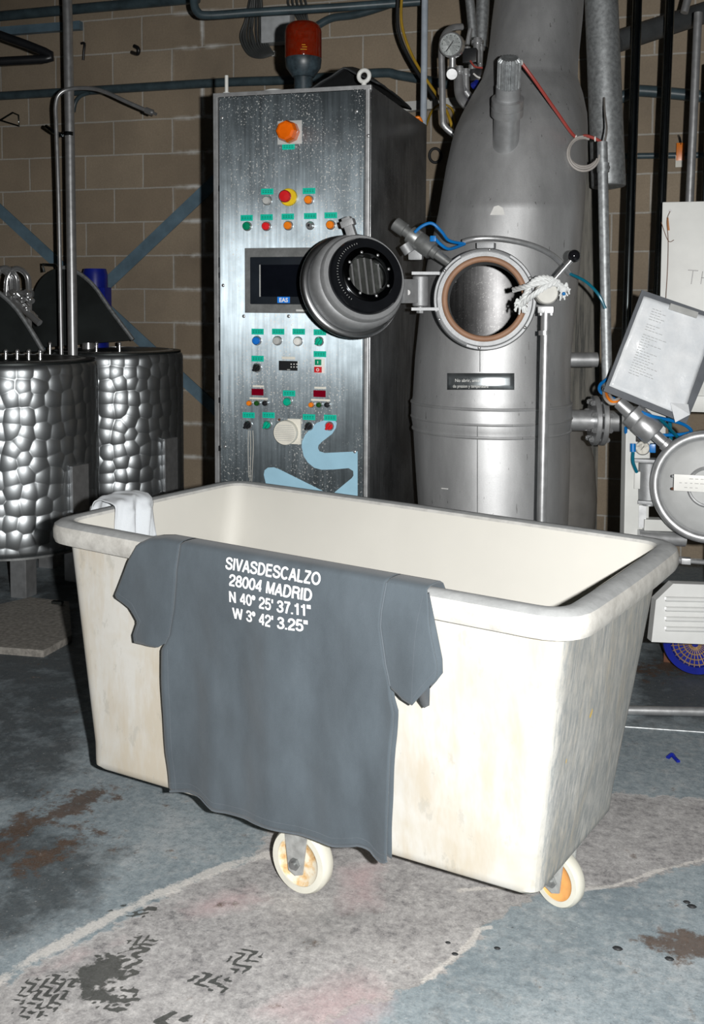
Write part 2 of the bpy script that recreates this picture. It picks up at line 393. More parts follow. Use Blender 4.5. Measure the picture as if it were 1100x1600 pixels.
def text_mesh(txt, size, extr=.0004, bold=0, align='CENTER', space=1.0):
    cu = bpy.data.curves.new('txt', 'FONT'); cu.body = txt; cu.size = size; cu.align_x = align; cu.extrude = extr; cu.offset = bold; cu.space_character = space
    cu.resolution_u = 4
    o = bpy.data.objects.new('txt', cu); COL.objects.link(o)
    dg = bpy.context.evaluated_depsgraph_get(); me = bpy.data.meshes.new_from_object(o.evaluated_get(dg))
    vs = [v.co.copy() for v in me.vertices]; fs = [tuple(p.vertices) for p in me.polygons]
    bpy.data.objects.remove(o); bpy.data.curves.remove(cu); bpy.data.meshes.remove(me); return vs, fs
def text_on(txt, size, c, xa, ya, bold=0, **k):
    R = rotto(xa, ya); vs, fs = text_mesh(txt, size, bold=bold, **k); return MB().add([Vector(c) + R @ v for v in vs], fs)

# ------------------------------------------------------------------ the room
WY = 5.8
wb = MB().box((-1.6, WY+.1, 2.1), (9.6, .2, 4.2)); obj('wall_back', wb, WALL, kind='structure', smooth=False)
obj('wall_left', MB().box((-6.3, 2.4, 2.1), (.2, 7, 4.2)), WALL, kind='structure', smooth=False)
obj('ceiling', MB().box((-1.6, 2.4, 4.25), (9.6, 7, .1)), mat('dark_ceiling', (.08, .08, .08), .9), kind='structure', smooth=False)

def seg_d(X, Y, pts):
    best = np.full(X.shape, 9.); 
    for (ax, ay), (bx, by) in zip(pts[:-1], pts[1:]):
        dx, dy = bx-ax, by-ay; t = np.clip(((X-ax)*dx+(Y-ay)*dy)/(dx*dx+dy*dy), 0, 1)
        best = np.minimum(best, np.hypot(X-ax-t*dx, Y-ay-t*dy))
    return best
def fz(pts): return [tuple(onZ(x, y, 0)[:2]) for x, y in pts]
def sm(d, a, b): return np.clip((b-d)/(b-a), 0, 1)
def inpoly(X, Y, poly):
    r = np.zeros(X.shape, bool); n = len(poly)
    for i in range(n):
        (x1, y1), (x2, y2) = poly[i], poly[(i+1) % n]
        if abs(y2-y1) < 1e-9: continue
        c = ((y1 > Y) != (y2 > Y)) & (X < (x2-x1)*(Y-y1)/(y2-y1)+x1); r ^= c
    return r
def softpoly(X, Y, poly, wd):
    d = seg_d(X, Y, poly+[poly[0]]); i = inpoly(X, Y, poly)
    return np.clip(.5 + np.where(i, d, -d)/(2*wd), 0, 1)
def build_floor():
    xs = np.concatenate([np.linspace(-6.2, -2.75, 8)[:-1], np.arange(-2.75, .95, .0075), np.linspace(.95, 3.2, 6)])
    ys = np.concatenate([np.linspace(-1.1, 1.05, 5)[:-1], np.arange(1.05, 3.7, .0075), np.linspace(3.7, 5.8, 16)])
    X, Y = np.meshgrid(xs, ys); nx, ny = len(xs), len(ys)
    co = np.zeros((ny*nx, 3)); co[:, 0] = X.ravel(); co[:, 1] = Y.ravel()
    i = np.arange((ny-1)*(nx-1)); r, c = divmod(i, nx-1); a = r*nx+c
    fs = np.stack([a, a+1, a+nx+1, a+nx], 1)
    me = bpy.data.meshes.new('floor'); me.vertices.add(len(co)); me.vertices.foreach_set('co', co.ravel())
    me.loops.add(fs.size); me.loops.foreach_set('vertex_index', fs.ravel().astype(np.int32))
    me.polygons.add(len(fs)); me.polygons.foreach_set('loop_start', np.arange(0, fs.size, 4, dtype=np.int32)); me.polygons.foreach_set('loop_total', np.full(len(fs), 4, np.int32))
    me.update(calc_edges=True)
    st = np.zeros((ny, nx, 4)); we = np.zeros((ny, nx, 4)); st[..., 3] = 1; we[..., 3] = 1
    barep = fz([(-200, 1640), (0, 1545), (60, 1508), (180, 1450), (290, 1385), (400, 1345), (430, 1290), (560, 1300), (760, 1330), (960, 1240), (1110, 1250), (1200, 1330), (1030, 1360), (990, 1385), (880, 1385), (830, 1400), (760, 1440), (735, 1475), (660, 1535), (550, 1575), (420, 1650), (-200, 1700)])
    st[..., 0] = softpoly(X, Y, barep, .05)
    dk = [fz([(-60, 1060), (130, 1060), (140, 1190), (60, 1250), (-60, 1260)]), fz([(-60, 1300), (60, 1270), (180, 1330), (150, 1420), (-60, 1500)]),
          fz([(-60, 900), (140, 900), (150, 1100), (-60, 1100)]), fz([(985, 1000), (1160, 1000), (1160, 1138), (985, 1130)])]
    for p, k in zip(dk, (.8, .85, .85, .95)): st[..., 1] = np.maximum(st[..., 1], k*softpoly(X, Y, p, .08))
    for p, k in ((fz([(830, 1560), (700, 1590), (600, 1570), (780, 1535)]), .45), (fz([(600, 1400), (420, 1420), (350, 1480), (480, 1500), (620, 1450)]), .35)):
        st[..., 1] = np.maximum(st[..., 1], k*softpoly(X, Y, p, .06))
    for pl_, wd in ((fz([(-100, 1590), (0, 1530), (60, 1492), (170, 1435), (240, 1400), (300, 1375), (360, 1350), (420, 1335)]), .02), (fz([(720, 1391), (800, 1385)]), .01),
                    (fz([(890, 1392), (960, 1384), (1030, 1360), (1110, 1340)]), .008), (fz([(660, 1535), (735, 1475), (748, 1452), (765, 1448)]), .008)):
        st[..., 2] = np.maximum(st[..., 2], sm(seg_d(X, Y, pl_), wd*.3, wd*1.6))
    for p in (fz([(255, 1420), (400, 1370), (420, 1410), (280, 1450)]), fz([(520, 1350), (600, 1345), (610, 1420), (530, 1430)]), fz([(-20, 1540), (130, 1480), (220, 1460), (100, 1520)]), fz([(380, 1580), (560, 1500), (640, 1560), (560, 1640)])):
        we[..., 0] = np.maximum(we[..., 0], .75*softpoly(X, Y, p, .06))
    for p, k in ((fz([(-30, 1300), (60, 1260), (130, 1228), (185, 1245), (120, 1275), (40, 1310), (10, 1330)]), 1.0), (fz([(60, 1330), (140, 1270), (200, 1290), (100, 1345)]), .75), (fz([(0, 1340), (100, 1320), (80, 1350), (0, 1385)]), .8),
              (fz([(1008, 1466), (1040, 1462), (1160, 1460), (1160, 1502), (1060, 1492), (1030, 1480)]), 1.7), (fz([(985, 1020), (1180, 1025), (1180, 1060), (985, 1055)]), .8)):
        we[..., 1] = np.maximum(we[..., 1], k*softpoly(X, Y, p, .10 if k < 1.2 else .05))
    # damp boot prints and puddle, lower left
    wet = np.maximum(softpoly(X, Y, fz([(120, 1515), (160, 1495), (195, 1500), (195, 1525), (150, 1545), (190, 1565), (120, 1560)]), .04), 0)
    def print_(poly, ang, per, k, zig):
        q = fz(poly); cx = sum(p[0] for p in q)/len(q); cy = sum(p[1] for p in q)/len(q); ca, sa = math.cos(ang), math.sin(ang)
        U = (X-cx)*ca+(Y-cy)*sa; V = -(X-cx)*sa+(Y-cy)*ca
        zz = np.abs(((V/zig) % 1)-.5)*zig*1.4
        return k*softpoly(X, Y, q, .012)*np.clip(.5+.9*np.sin(2*math.pi*(U+zz)/per), 0, 1)
    for a in ((([(15, 1565), (40, 1530), (95, 1515), (125, 1530), (95, 1575), (60, 1600), (20, 1590)]), .9, .022, .95, .03), (([(130, 1560), (200, 1530), (225, 1560), (190, 1585), (150, 1580)]), .6, .016, .9, .025),
              (([(190, 1470), (225, 1455), (252, 1470), (235, 1490), (205, 1487)]), .9, .024, 1, .05), (([(190, 1428), (240, 1414), (256, 1426), (215, 1440)]), .5, .014, .9, .02),
              (([(285, 1530), (325, 1515), (368, 1530), (350, 1553), (305, 1548)]), .5, .03, 1, .05), (([(352, 1500), (390, 1470), (414, 1495), (388, 1525), (362, 1520)]), .7, .028, 1, .045),
              (([(110, 1445), (200, 1415), (215, 1400), (150, 1432)]), .6, .014, .8, .02), (([(228, 1590), (262, 1576), (300, 1588), (290, 1610), (240, 1610)]), .4, .05, 1, .05), (([(140, 1490), (235, 1480), (220, 1530), (170, 1540)]), .2, .03, .8, .04)):
        wet = np.maximum(wet, print_(*a))
    we[..., 2] = wet
    for nm, arr in (('stain', st), ('wear', we)):
        ca = me.color_attributes.new(nm, 'FLOAT_COLOR', 'POINT'); ca.data.foreach_set('color', arr.reshape(-1).astype(np.float32))
    me.materials.append(FLOOR)
    o = bpy.data.objects.new('floor', me); COL.objects.link(o); o['kind'] = 'structure'
build_floor()
a, b_ = onZ(940, 1133, .004), onZ(1180, 1150, .004)
obj('trim_1', MB().tube([a, b_], .0035, 8), GALV, kind='structure')

# ------------------------------------------------------------------ the tub trolley
ZR, ZB = .80, .17
inner = [onZ(*q, ZR) for q in ((108, 816), (878, 955), (1030, 852), (369, 757))]        # FL FR BR BL
bot = [onZ(*q, ZB) for q in ((141, 1197), (840, 1405), (960, 1262))]
bot.append(bot[0] + (bot[2]-bot[1])*1.02)
def flat(v): return Vector((v.x, v.y, 0))
EX = flat(inner[1]-inner[0]).normalized(); EY = Vector((-EX.y, EX.x, 0))
def off(q, d):                                                   # grow a quad outwards by d
    out = []
    for i in range(4):
        p = q[i]; e1 = flat(p-q[i-1]).normalized(); e2 = flat(q[(i+1) % 4]-p).normalized()
        n1 = Vector((e1.y, -e1.x, 0)); n2 = Vector((e2.y, -e2.x, 0)); out.append(p + (n1+n2)*(d/(1+n1.dot(n2))))
    return out
def ring(q, r, z, ns=10, nc=7, bow=0):
    pts = []
    for i in range(4):
        p = q[i]; a = q[i-1]; c = q[(i+1) % 4]; p = Vector((p.x, p.y, z)); a = Vector((a.x, a.y, z)); c = Vector((c.x, c.y, z))
        s = p + (a-p).normalized()*r; e = p + (c-p).normalized()*r
        for k in range(nc): t = k/(nc-1); pts.append(s*(1-t)**2 + p*2*t*(1-t) + e*t*t)
        nx_ = c + (p-c).normalized()*r
        nrm = Vector(((c-p).y, -(c-p).x, 0)).normalized()
        for k in range(1, ns): t = k/ns; pts.append(e.lerp(nx_, t) + nrm*bow*math.sin(math.pi*t))
    return pts
def lerpq(a, b, t): return [x.lerp(y, t) for x, y in zip(a, b)]
def rings_mesh(rs, cap0=False, cap1=False):
    n = len(rs[0]); mb = MB(); fs = [(j*n+i, j*n+(i+1) % n, (j+1)*n+(i+1) % n, (j+1)*n+i) for j in range(len(rs)-1) for i in range(n)]
    if cap0: fs.append(tuple(range(n)))
    if cap1: fs.append(tuple((len(rs)-1)*n+i for i in range(n)))
    return mb.add([p for r in rs for p in r], fs)
top_out = off(inner, .012)
ctr = sum(bot, Vector())/4
trolley = thing('tub_trolley', (ctr.x, ctr.y, 0), 'large white scuffed plastic tub on casters in the foreground', 'tub')
rs = [ring(off(bot, -.05), .03, ZB-.008), ring(off(bot, -.012), .03, ZB-.004), ring(off(bot, -.002), .035, ZB+.006), ring(off(bot, 0), .04, ZB+.02)]
for k in range(1, 15):
    t = k/14; z = ZB + .02 + (ZR-.01-ZB-.02)*t
    rs.append(ring(lerpq(bot, top_out, t), .05, z, bow=.010*math.sin(math.pi*min(1, t*1.2))))
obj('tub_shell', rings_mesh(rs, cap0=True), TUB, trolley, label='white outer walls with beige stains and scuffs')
ri = [ring(off(lerpq(bot, inner, k/8), -.008 if k < 8 else 0), .055, (ZB+.02)+(ZR-ZB-.02)*k/8) for k in range(9)]
obj('tub_lining', rings_mesh(ri, cap0=True), TUBIN, trolley, label='smooth cream white inside of the tub')
prof = [(0, -.004), (.006, .006), (.02, .010), (.040, .008), (.053, .000), (.057, -.012), (.057, -.034), (.052, -.046), (.043, -.050), (.036, -.046), (.030, -.03), (.012, -.03), (0, -.03)]
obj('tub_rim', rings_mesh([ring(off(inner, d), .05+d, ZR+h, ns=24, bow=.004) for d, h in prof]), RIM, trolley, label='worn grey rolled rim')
def worn_wheel_mat():
    m, t, b = nt('rust_stained_wheel'); n = noi(t, coord(t), 38, 5, .6)
    t.links.new(ramp(t, n, [(.42, (.68, .64, .53)), (.58, (.62, .43, .22)), (.7, (.45, .22, .07))]), b.inputs['Base Color']); b.inputs['Roughness'].default_value = .6; return m
WHEELF = worn_wheel_mat(); TYRE = mat('cream_nylon_tyre', (.64, .63, .55), .5, 0, .1, 12)
HUBORANGE = mat('orange_nylon_hub', (.72, .36, .12), .5, 0, .2, 20)
FORKM = mat('galvanised_fork', (.45, .46, .45), .5, .4, .25, 40, .2)
def caster(c, ax, R, wd, zt, fm, lab):
    c = Vector(c); ax = Vector(ax).normalized(); h = wd/2
    wl = obj('wheel', MB().lathe(c, ax, [(R*.74, -h), (R*.93, -h), (R, -h*.55), (R, h*.55), (R*.93, h), (R*.74, h), (R*.74, -h)], 48, caps=False), TYRE, trolley, label=lab)
    obj('wheel_disc', MB().lathe(c, ax, [(.0, -h*.5), (R*.2, -h*.5), (R*.3, -h*.35), (R*.6, -h*.4), (R*.76, -h*.9), (R*.76, h*.9), (R*.6, h*.4), (R*.3, h*.35), (R*.2, h*.5), (0, h*.5)], 40), fm, wl)
    side = Vector((0, 0, 1)).cross(ax).normalized()
    fk = MB()
    for s in (-1, 1):
        o = c + ax*(s*(h+.004))
        fk.prism([o - side*.034 + Vector((0, 0, zt-c.z)), o - side*.020 + Vector((0, 0, -.022)), o + Vector((0, 0, -.03)), o + side*.020 + Vector((0, 0, -.022)), o + side*.034 + Vector((0, 0, zt-c.z))], ax*(s*.004))
    fk.box(c + Vector((0, 0, zt-c.z-.004)), (.09, wd+.012, .008), rotto(side, ax))
    f = obj('fork', fk, FORKM, wl, smooth=False)
    obj('axle', MB().cyl(c - ax*(h+.022), c + ax*(h+.022), .008, n=12).cyl(c - ax*(h+.016), c - ax*(h+.008), .014, n=6).cyl(c + ax*(h+.016), c + ax*(h+.008), .014, n=6), DULL, wl)
w1 = onZ(473, 1391, 0); R1 = .079
caster((w1.x, w1.y, R1) , EY, R1, .042, ZB-.008, WHEELF, 'rust stained cream wheel below the hanging shirt')
w2 = onZ(872, 1413, 0)
caster((w2.x, w2.y, .066), (EY + EX*.25), .066, .034, ZB-.008, HUBORANGE, 'swivel wheel with orange hub below the right end')
wc = ctr*2 - Vector((w1.x, w1.y, 0)); caster((wc.x, wc.y, R1), EY, R1, .042, ZB-.008, WHEELF, 'far side wheel in the shade of the tub')
wc = ctr*2 - Vector((w2.x, w2.y, 0)) + EX*.34 + EY*.10; caster((wc.x, wc.y, .066), (EY - EX*.3), .066, .034, ZB-.008, HUBORANGE, 'far end swivel wheel in the shade of the tub')

# ------------------------------------------------------------------ the T-shirt over the front rim
NF = -EY                                                          # outwards, towards the camera
pl0 = inner[0] + NF*.064
def resample(p, n):
    d = [0]
    for a, b in zip(p[:-1], p[1:]): d.append(d[-1] + (b-a).length)
    out = []; j = 0
    for i in range(n):
        t = d[-1]*i/(n-1)
        while j < len(p)-2 and d[j+1] < t: j += 1
        out.append(p[j].lerp(p[j+1], min(1, max(0, (t-d[j])/max(d[j+1]-d[j], 1e-9)))))
    return out
def shirt_pt(q): return onPl(q[0], q[1], pl0, NF)
def coons(top, bot_, left, right, nu, nv):
    T, B, L, R = (resample([shirt_pt(q) for q in z], k) for z, k in ((top, nu), (bot_, nu), (left, nv), (right, nv)))
    rows = []
    for j in range(nv):
        v = j/(nv-1); row = []
        for i in range(nu):
            u = i/(nu-1)
            row.append(T[i]*(1-v) + B[i]*v + L[j]*(1-u) + R[j]*u - (T[0]*(1-u)*(1-v) + T[-1]*u*(1-v) + B[0]*(1-u)*v + B[-1]*u*v))
        rows.append(row)
    return rows
def sfold(p):                                                     # outward displacement of the cloth
    s = (p-pl0).dot(EX); d = max(0, ZR - p.z); k = min(1, d/.25)
    a = .010*math.sin(s*17+1.2+d*1.5) + .006*math.sin(s*34+d*4) + .012*noise.noise(Vector((s*5, d*2.2, 1.7))) + .004*noise.noise(Vector((s*19, d*9, 4)))
    return a*k + .014 - .055*max(0, d-.05)**1.1
def drape(rows, back=.11, tuck=.05):
    ztop = ZR + .016
    out = []
    for r in rows:
        rr = []
        for p in r:
            z = min(p.z, ztop); q = Vector((p.x, p.y, z)); d = sfold(q)
            if z > ZR - .045: d = .004 + (d-.004)*min(1, (ztop-z)/.06)
            rr.append(q + NF*d)
        out.append(rr)
    over = []
    for t in (1, .8, .6, .4, .2):
        over.append([p*1 - NF*(.066*t) + Vector((0, 0, .004 + .002*math.sin(t*3) - (.0 if t < .9 else .006))) for p in out[0]])
    inn = [[p - NF*(.078+.01*k) + Vector((0, 0, -.02-.05*k)) for p in out[0]] for k in (2, 1, 0)]
    return inn + over + out
shirt = thing('t_shirt', pl0 + EX*.45 + Vector((0, 0, -.6)), 'dark grey T-shirt with white printed lettering hung over the tub rim', 't-shirt')
B_top = [(283, 849), (330, 858), (441, 875), (512, 890), (572, 901), (606, 907)]
B_left = [(283, 849), (281, 900), (276, 950), (270, 990), (264, 1003), (259, 1012), (255, 1100), (254, 1180), (257, 1240)]
B_right = [(606, 907), (599, 977), (605, 1037), (612, 1070), (613, 1090), (618, 1112), (611, 1170), (606, 1240), (604, 1275), (600, 1335), (599, 1350)]
B_bot = [(257, 1241), (285, 1244), (302, 1252), (325, 1271), (400, 1288), (452, 1308), (515, 1327), (552, 1327), (568, 1335), (578, 1348), (590, 1354), (599, 1350)]
body_rows = drape(coons(B_top, B_bot, B_left, B_right, 70, 80))
body = obj('shirt_body', MB().grid(body_rows), SHIRT, shirt, solid=.0022, angle=180)
def sleeve(top, bot_, left, right):
    return obj('sleeve', MB().grid(drape(coons(top, bot_, left, right, 26, 34))), SHIRT, shirt, solid=.0022, angle=180)
sl = sleeve([(217, 852), (233, 845), (258, 845), (283, 849)], [(212, 1003), (232, 1004), (254, 1009), (264, 1003)],
       [(217, 852), (205, 878), (184, 931), (207, 949), (221, 970), (211, 991), (212, 1003)], [(283, 849), (281, 900), (276, 950), (270, 990), (264, 1003)])
sr = sleeve([(606, 907), (619, 906), (669, 919)], [(613, 1074), (624, 1081), (634, 1089), (652, 1097)],
       [(606, 907), (599, 977), (605, 1037), (613, 1074)], [(669, 919), (680, 985), (690, 1035), (689, 1057), (672, 1075), (652, 1097)])
# inside of the right sleeve opening and the second layer of cloth behind
lp = [shirt_pt(q) for q in ((652, 1097), (660, 1108), (668, 1104), (668, 1090), (664, 1083), (680, 1066), (691, 1052), (691, 1030), (684, 990), (671, 925), (660, 960))]
cc = sum(lp, Vector())/len(lp)
mbk = MB(); mbk.add([q + NF*(.002 - .06*max(0, ZR-.08-q.z)) for q in [cc]+lp], [(0, i, i % len(lp)+1) for i in range(1, len(lp)+1)])
obj('sleeve_lining', mbk, SHIRT, sr, label='inside of the open sleeve end', solid=.002)
bk = []
for r in drape(coons(B_top, [(259, 1236), (330, 1268), (452, 1303), (552, 1324), (601, 1346)], [(x+1, y) for x, y in B_left], [(x+ (1 if y < 1100 else 3), y) for x, y in B_right], 40, 50))[8:]:
    bk.append([p - NF*(.012 + .006*noise.noise(p*9)) for p in r])
obj('back_panel', MB().grid(bk), SHIRT, shirt, solid=.002, angle=180, label='second layer of the shirt behind the lettered side')
def cloth_tube(pts, r, dz=.0025, n=6):
    out = []
    for q in resample([shirt_pt(q) for q in pts], 60):
        z = min(q.z, ZR+.016); q = Vector((q.x, q.y, z)); d = sfold(q)
        if z > ZR-.045: d = .004 + (d-.004)*min(1, (ZR+.016-z)/.06)
        out.append(q + NF*(d+dz))
    return MB().tube(out, r, n, smooth=False)
obj('shoulder_seam', cloth_tube(B_left[:5], .0016, .0006), SEAM, shirt); obj('shoulder_seam', cloth_tube(B_right[:4], .0022, .0006), SEAM, shirt)
obj('side_seam', cloth_tube([(x+8, y) for x, y in B_left[5:]], .0012, .0004), SEAM, shirt)
hem_up = [(x, y-13) for x, y in B_bot[:-1]] + [(600, 1338)]
obj('hem_stitching', cloth_tube(hem_up, .0011, .0004), SEAM, shirt); obj('hem', cloth_tube(B_bot, .0028, 0), SEAM, shirt)
obj('cuff_stitching', cloth_tube([(189, 925), (212, 942), (227, 968), (217, 992), (219, 1000)], .0011, .0004), SEAM, sl)
obj('cuff_stitching', cloth_tube([(688, 1043), (668, 1066), (650, 1090)], .0011, .0004), SEAM, sr); obj('sleeve_seam', cloth_tube([(663, 930), (655, 1000), (652, 1060), (651, 1092)], .0011, .0004), SEAM, sr)
PRINT = mat('white_print', (.82, .83, .84), .7, 0, .04)
def el(cx, cy, rx, ry, a0=0, a1=360, n=22): return [(cx+rx*math.cos(math.radians(a0+(a1-a0)*i/n)), cy+ry*math.sin(math.radians(a0+(a1-a0)*i/n))) for i in range(n+1)]
def sp2(p): return [(v.x, v.y) for v in spline([Vector((a, b, 0)) for a, b in p], 5)]
GLYPH = {
 'S': (.70, [sp2([(.61, .70), (.55, .87), (.35, .94), (.15, .87), (.10, .72), (.18, .60), (.36, .52), (.55, .43), (.63, .27), (.55, .12), (.35, .06), (.14, .13), (.07, .31)])]),
 'I': (.22, [[(.11, 0), (.11, 1)]]), 'V': (.66, [[(.05, 1), (.33, .02)], [(.61, 1), (.33, .02)]]), 'A': (.68, [[(.04, 0), (.34, .98)], [(.64, 0), (.34, .98)], [(.15, .32), (.53, .32)]]),
 'D': (.72, [[(.11, 0), (.11, 1)], [(.11, .94), (.30, .94)] + el(.30, .5, .34, .44, 90, -90) + [(.11, .06)]]), 'E': (.64, [[(.11, 0), (.11, 1)], [(.11, .94), (.60, .94)], [(.11, .53), (.56, .53)], [(.11, .06), (.61, .06)]]),
 'C': (.74, [el(.38, .5, .31, .44, 42, 318)]), 'L': (.58, [[(.11, 0), (.11, 1)], [(.11, .06), (.55, .06)]]), 'Z': (.64, [[(.06, .94), (.59, .94)], [(.57, .94), (.07, .06)], [(.04, .06), (.60, .06)]]),
 'O': (.80, [el(.40, .5, .33, .44)]), '0': (.60, [el(.30, .5, .235, .44)]), '2': (.60, [sp2([(.07, .66), (.12, .86), (.30, .94), (.48, .86), (.53, .69), (.43, .50), (.18, .28), (.07, .06)]), [(.02, .06), (.55, .06)]]),
 '8': (.60, [el(.30, .735, .19, .205), el(.30, .285, .235, .225)]), '4': (.60, [[(.43, 0), (.43, 1)], [(.43, .97), (.05, .30)], [(.02, .27), (.58, .27)]]),
 'M': (.84, [[(.11, 0), (.11, 1)], [(.13, .97), (.42, .03)], [(.71, .97), (.42, .03)], [(.73, 0), (.73, 1)]]), 'R': (.70, [[(.11, 0), (.11, 1)], [(.11, .94), (.38, .94)] + el(.40, .735, .21, .205, 90, -90) + [(.11, .53)], sp2([(.42, .52), (.57, .42), (.59, .2), (.64, 0)])]),
 'N': (.74, [[(.11, 0), (.11, 1)], [(.12, .97), (.62, .03)], [(.63, 0), (.63, 1)]]), 'º': (.32, [el(.15, .80, .11, .14)]), "'": (.18, [[(.09, 1), (.09, .66)]]), '"': (.34, [[(.08, 1), (.08, .66)], [(.26, 1), (.26, .66)]]),
 '5': (.60, [[(.52, .94), (.12, .94)], [(.15, .97), (.09, .44)], sp2([(.09, .47), (.28, .60), (.47, .53), (.54, .33), (.47, .13), (.28, .06), (.12, .12), (.06, .26)])]),
 '3': (.60, [sp2([(.07, .73), (.14, .89), (.29, .94), (.45, .87), (.50, .73), (.43, .59), (.26, .53), (.45, .46), (.54, .28), (.46, .12), (.28, .06), (.11, .12), (.05, .29)])]),
 '7': (.58, [[(.04, .94), (.56, .94)], sp2([(.53, .94), (.35, .6), (.22, 0)])]), '.': (.22, [[(.11, 0), (.11, .14)]]), '1': (.52, [[(.33, 0), (.33, 1)], sp2([(.33, .95), (.25, .80), (.07, .755)])]),
 'W': (.98, [[(.04, 1), (.25, .02)], [(.49, .98), (.25, .02)], [(.49, .98), (.73, .02)], [(.94, 1), (.73, .02)]]), ' ': (.30, [])}
def glyphs(txt, wd=.178):                                         # printed capitals as flat ribbons of even width
    vs = []; fs = []; x = 0
    for ch in txt:
        adv, strokes = GLYPH[ch]
        for st_ in strokes:
            p = []
            for a, b in zip(st_[:-1], st_[1:]):
                k = max(1, int(math.hypot(b[0]-a[0], b[1]-a[1])/.12)); p += [(a[0]+(b[0]-a[0])*i/k, a[1]+(b[1]-a[1])*i/k) for i in range(k)]
            p.append(st_[-1]); n = len(p); o = len(vs); closed = math.hypot(p[0][0]-p[-1][0], p[0][1]-p[-1][1]) < 1e-6
            for i in range(n):
                a = p[i-1] if i else (p[-2] if closed else p[0]); b = p[i+1] if i < n-1 else (p[1] if closed else p[-1])
                dx, dy = b[0]-a[0], b[1]-a[1]; L = math.hypot(dx, dy) or 1; nx, ny = -dy/L*wd/2, dx/L*wd/2
                vs += [(x+p[i][0]+nx, p[i][1]+ny), (x+p[i][0]-nx, p[i][1]-ny)]
            fs += [(o+2*i, o+2*i+2, o+2*i+3, o+2*i+1) for i in range(n-1)]
        x += adv + .05
    return vs, fs
def shirt_text(txt, pa, pb, cap):
    A, B = shirt_pt(pa), shirt_pt(pb); xa = (B-A)
    vs, fs = glyphs(txt); x0 = min(v[0] for v in vs); x1 = max(v[0] for v in vs); sx = xa.length/(x1-x0); ux = xa.normalized(); out = []
    for vx, vy in vs:
        q = A + ux*((vx-x0)*sx) + Vector((0, 0, vy*cap)); d = sfold(q)
        if q.z > ZR-.045: d = .004 + (d-.004)*min(1, (ZR+.016-q.z)/.06)
        out.append(q + NF*(d + .0026))
    return MB().add(out, fs)
let = MB()
for tx, pa, pb, cap in (('SIVASDESCALZO', (357, 887), (505, 913), .0265), ('28004 MADRID', (365, 912), (494, 937), .0255), ('N 40º 25\' 37.11"', (365, 938), (492, 961), .0255), ('W 3º 42\' 3.25"', (369, 964), (487, 985), .0255)):
    t_ = shirt_text(tx, pa, pb, cap); let.add(t_.v, t_.f)
obj('lettering', let, PRINT, shirt, label='four lines of white printed capitals and numbers', smooth=False)

# white cloth over the left rim
def rim_left(t): return inner[0].lerp(inner[3], t)
EL = flat(inner[3]-inner[0]).normalized(); NL = Vector((-EL.y, EL.x, 0))
tA = .205; tB = .43
rows = []
path = [(.092, -.055), (.088, -.02), (.072, .016), (.045, .026), (.015, .026), (-.012, .018), (-.022, -.02), (-.030, -.07), (-.038, -.12), (-.048, -.17), (-.055, -.22)]
path = [Vector((a, b, 0)) for a, b in path]; path = spline(path, 4)
Lr = (inner[3]-inner[0]).length
for j, q in enumerate(path):
    row = []; v = j/(len(path)-1)
    for i in range(36):
        u = i/35; s = (tA + (tB-tA)*u) + .05*max(0, v-.5)*(u-.5)*0 + .018*math.sin(v*5)
        b0 = inner[0].lerp(inner[3], s)
        fo_ = .006*math.sin(u*15+v*7+3*noise.noise(Vector((u*2, v*3, 8)))) + .020*noise.noise(Vector((u*4+v*2.5, v*2, 2))) + .008*noise.noise(Vector((u*11+v*5, v*5, 5))) + .016*math.sin(u*math.pi)
        up_ = .012*math.sin(u*math.pi)*(1 if q.y > -.03 else .3)
        row.append(b0 + NL*(q.x + (fo_ if q.x > .02 else -fo_-.006)*(.7 if q.y > .0 else 1.)) + Vector((0, 0, q.y + up_ + (.010*noise.noise(Vector((u*6, v*5, 9))) if q.y > 0 else 0))))
    rows.append(row)
cl = obj('cloth', MB().grid(rows), WHITECLOTH, None, 'crumpled white cloth draped over the left rim of the tub', 'cloth', solid=.002, angle=180)

# ------------------------------------------------------------------ control cabinet
CYF = 3.61; cx0, cx1 = onY(334.5, 450, CYF).x, onY(577.5, 450, CYF).x; ctop = 2.143; cyb = 4.5
cab = thing('control_cabinet', ((cx0+cx1)/2, (CYF+cyb)/2, 0), 'tall brushed steel control cabinet with buttons and touchscreen behind the tub', 'cabinet')
obj('carcass', MB().box(((cx0+cx1)/2, (CYF+cyb)/2+.006, ctop/2+.03), (cx1-cx0, cyb-CYF-.012, ctop-.06), bev=.004), BRUSHSIDE, cab, label='dark brushed steel sides and roof', smooth=False)
obj('plinth', MB().box(((cx0+cx1)/2, (CYF+cyb)/2+.03, .035), (cx1-cx0-.04, cyb-CYF-.08, .07)), RUBBER, cab, smooth=False)
def cf(x, y, d=.014): p = onY(x, y, CYF); return Vector((p.x, CYF-d, p.z))
dl, dr = cf(346, 450).x, cf(568.5, 450).x
door = obj('door', MB().box(((dl+dr)/2, CYF-.004, ctop/2+.04), (dr-dl, .02, ctop-.11), bev=.003), BRUSH, cab, smooth=False, label='brushed steel front door speckled with splashes')
fr = MB()
fr.box(((cx0+dl)/2-.002, CYF-.002, ctop/2+.03), (dl-cx0-.012, .016, ctop-.06), bev=.002); fr.box(((cx1+dr)/2+.002, CYF-.002, ctop/2+.03), (cx1-dr-.008, .016, ctop-.06), bev=.002)
fr.box(((dl+dr)/2, CYF-.001, ctop-.008), (cx1-cx0, .018, .016), bev=.002)
obj('front_frame', fr, STEEL, cab, smooth=False)
for y in (295, 410, 430, 500, 540, 590, 625, 700): obj('hinge', MB().box(cf(345, y, .006), (.008, .012, .035 if y in (410, 540) else .02)), BLACK, cab, smooth=False)
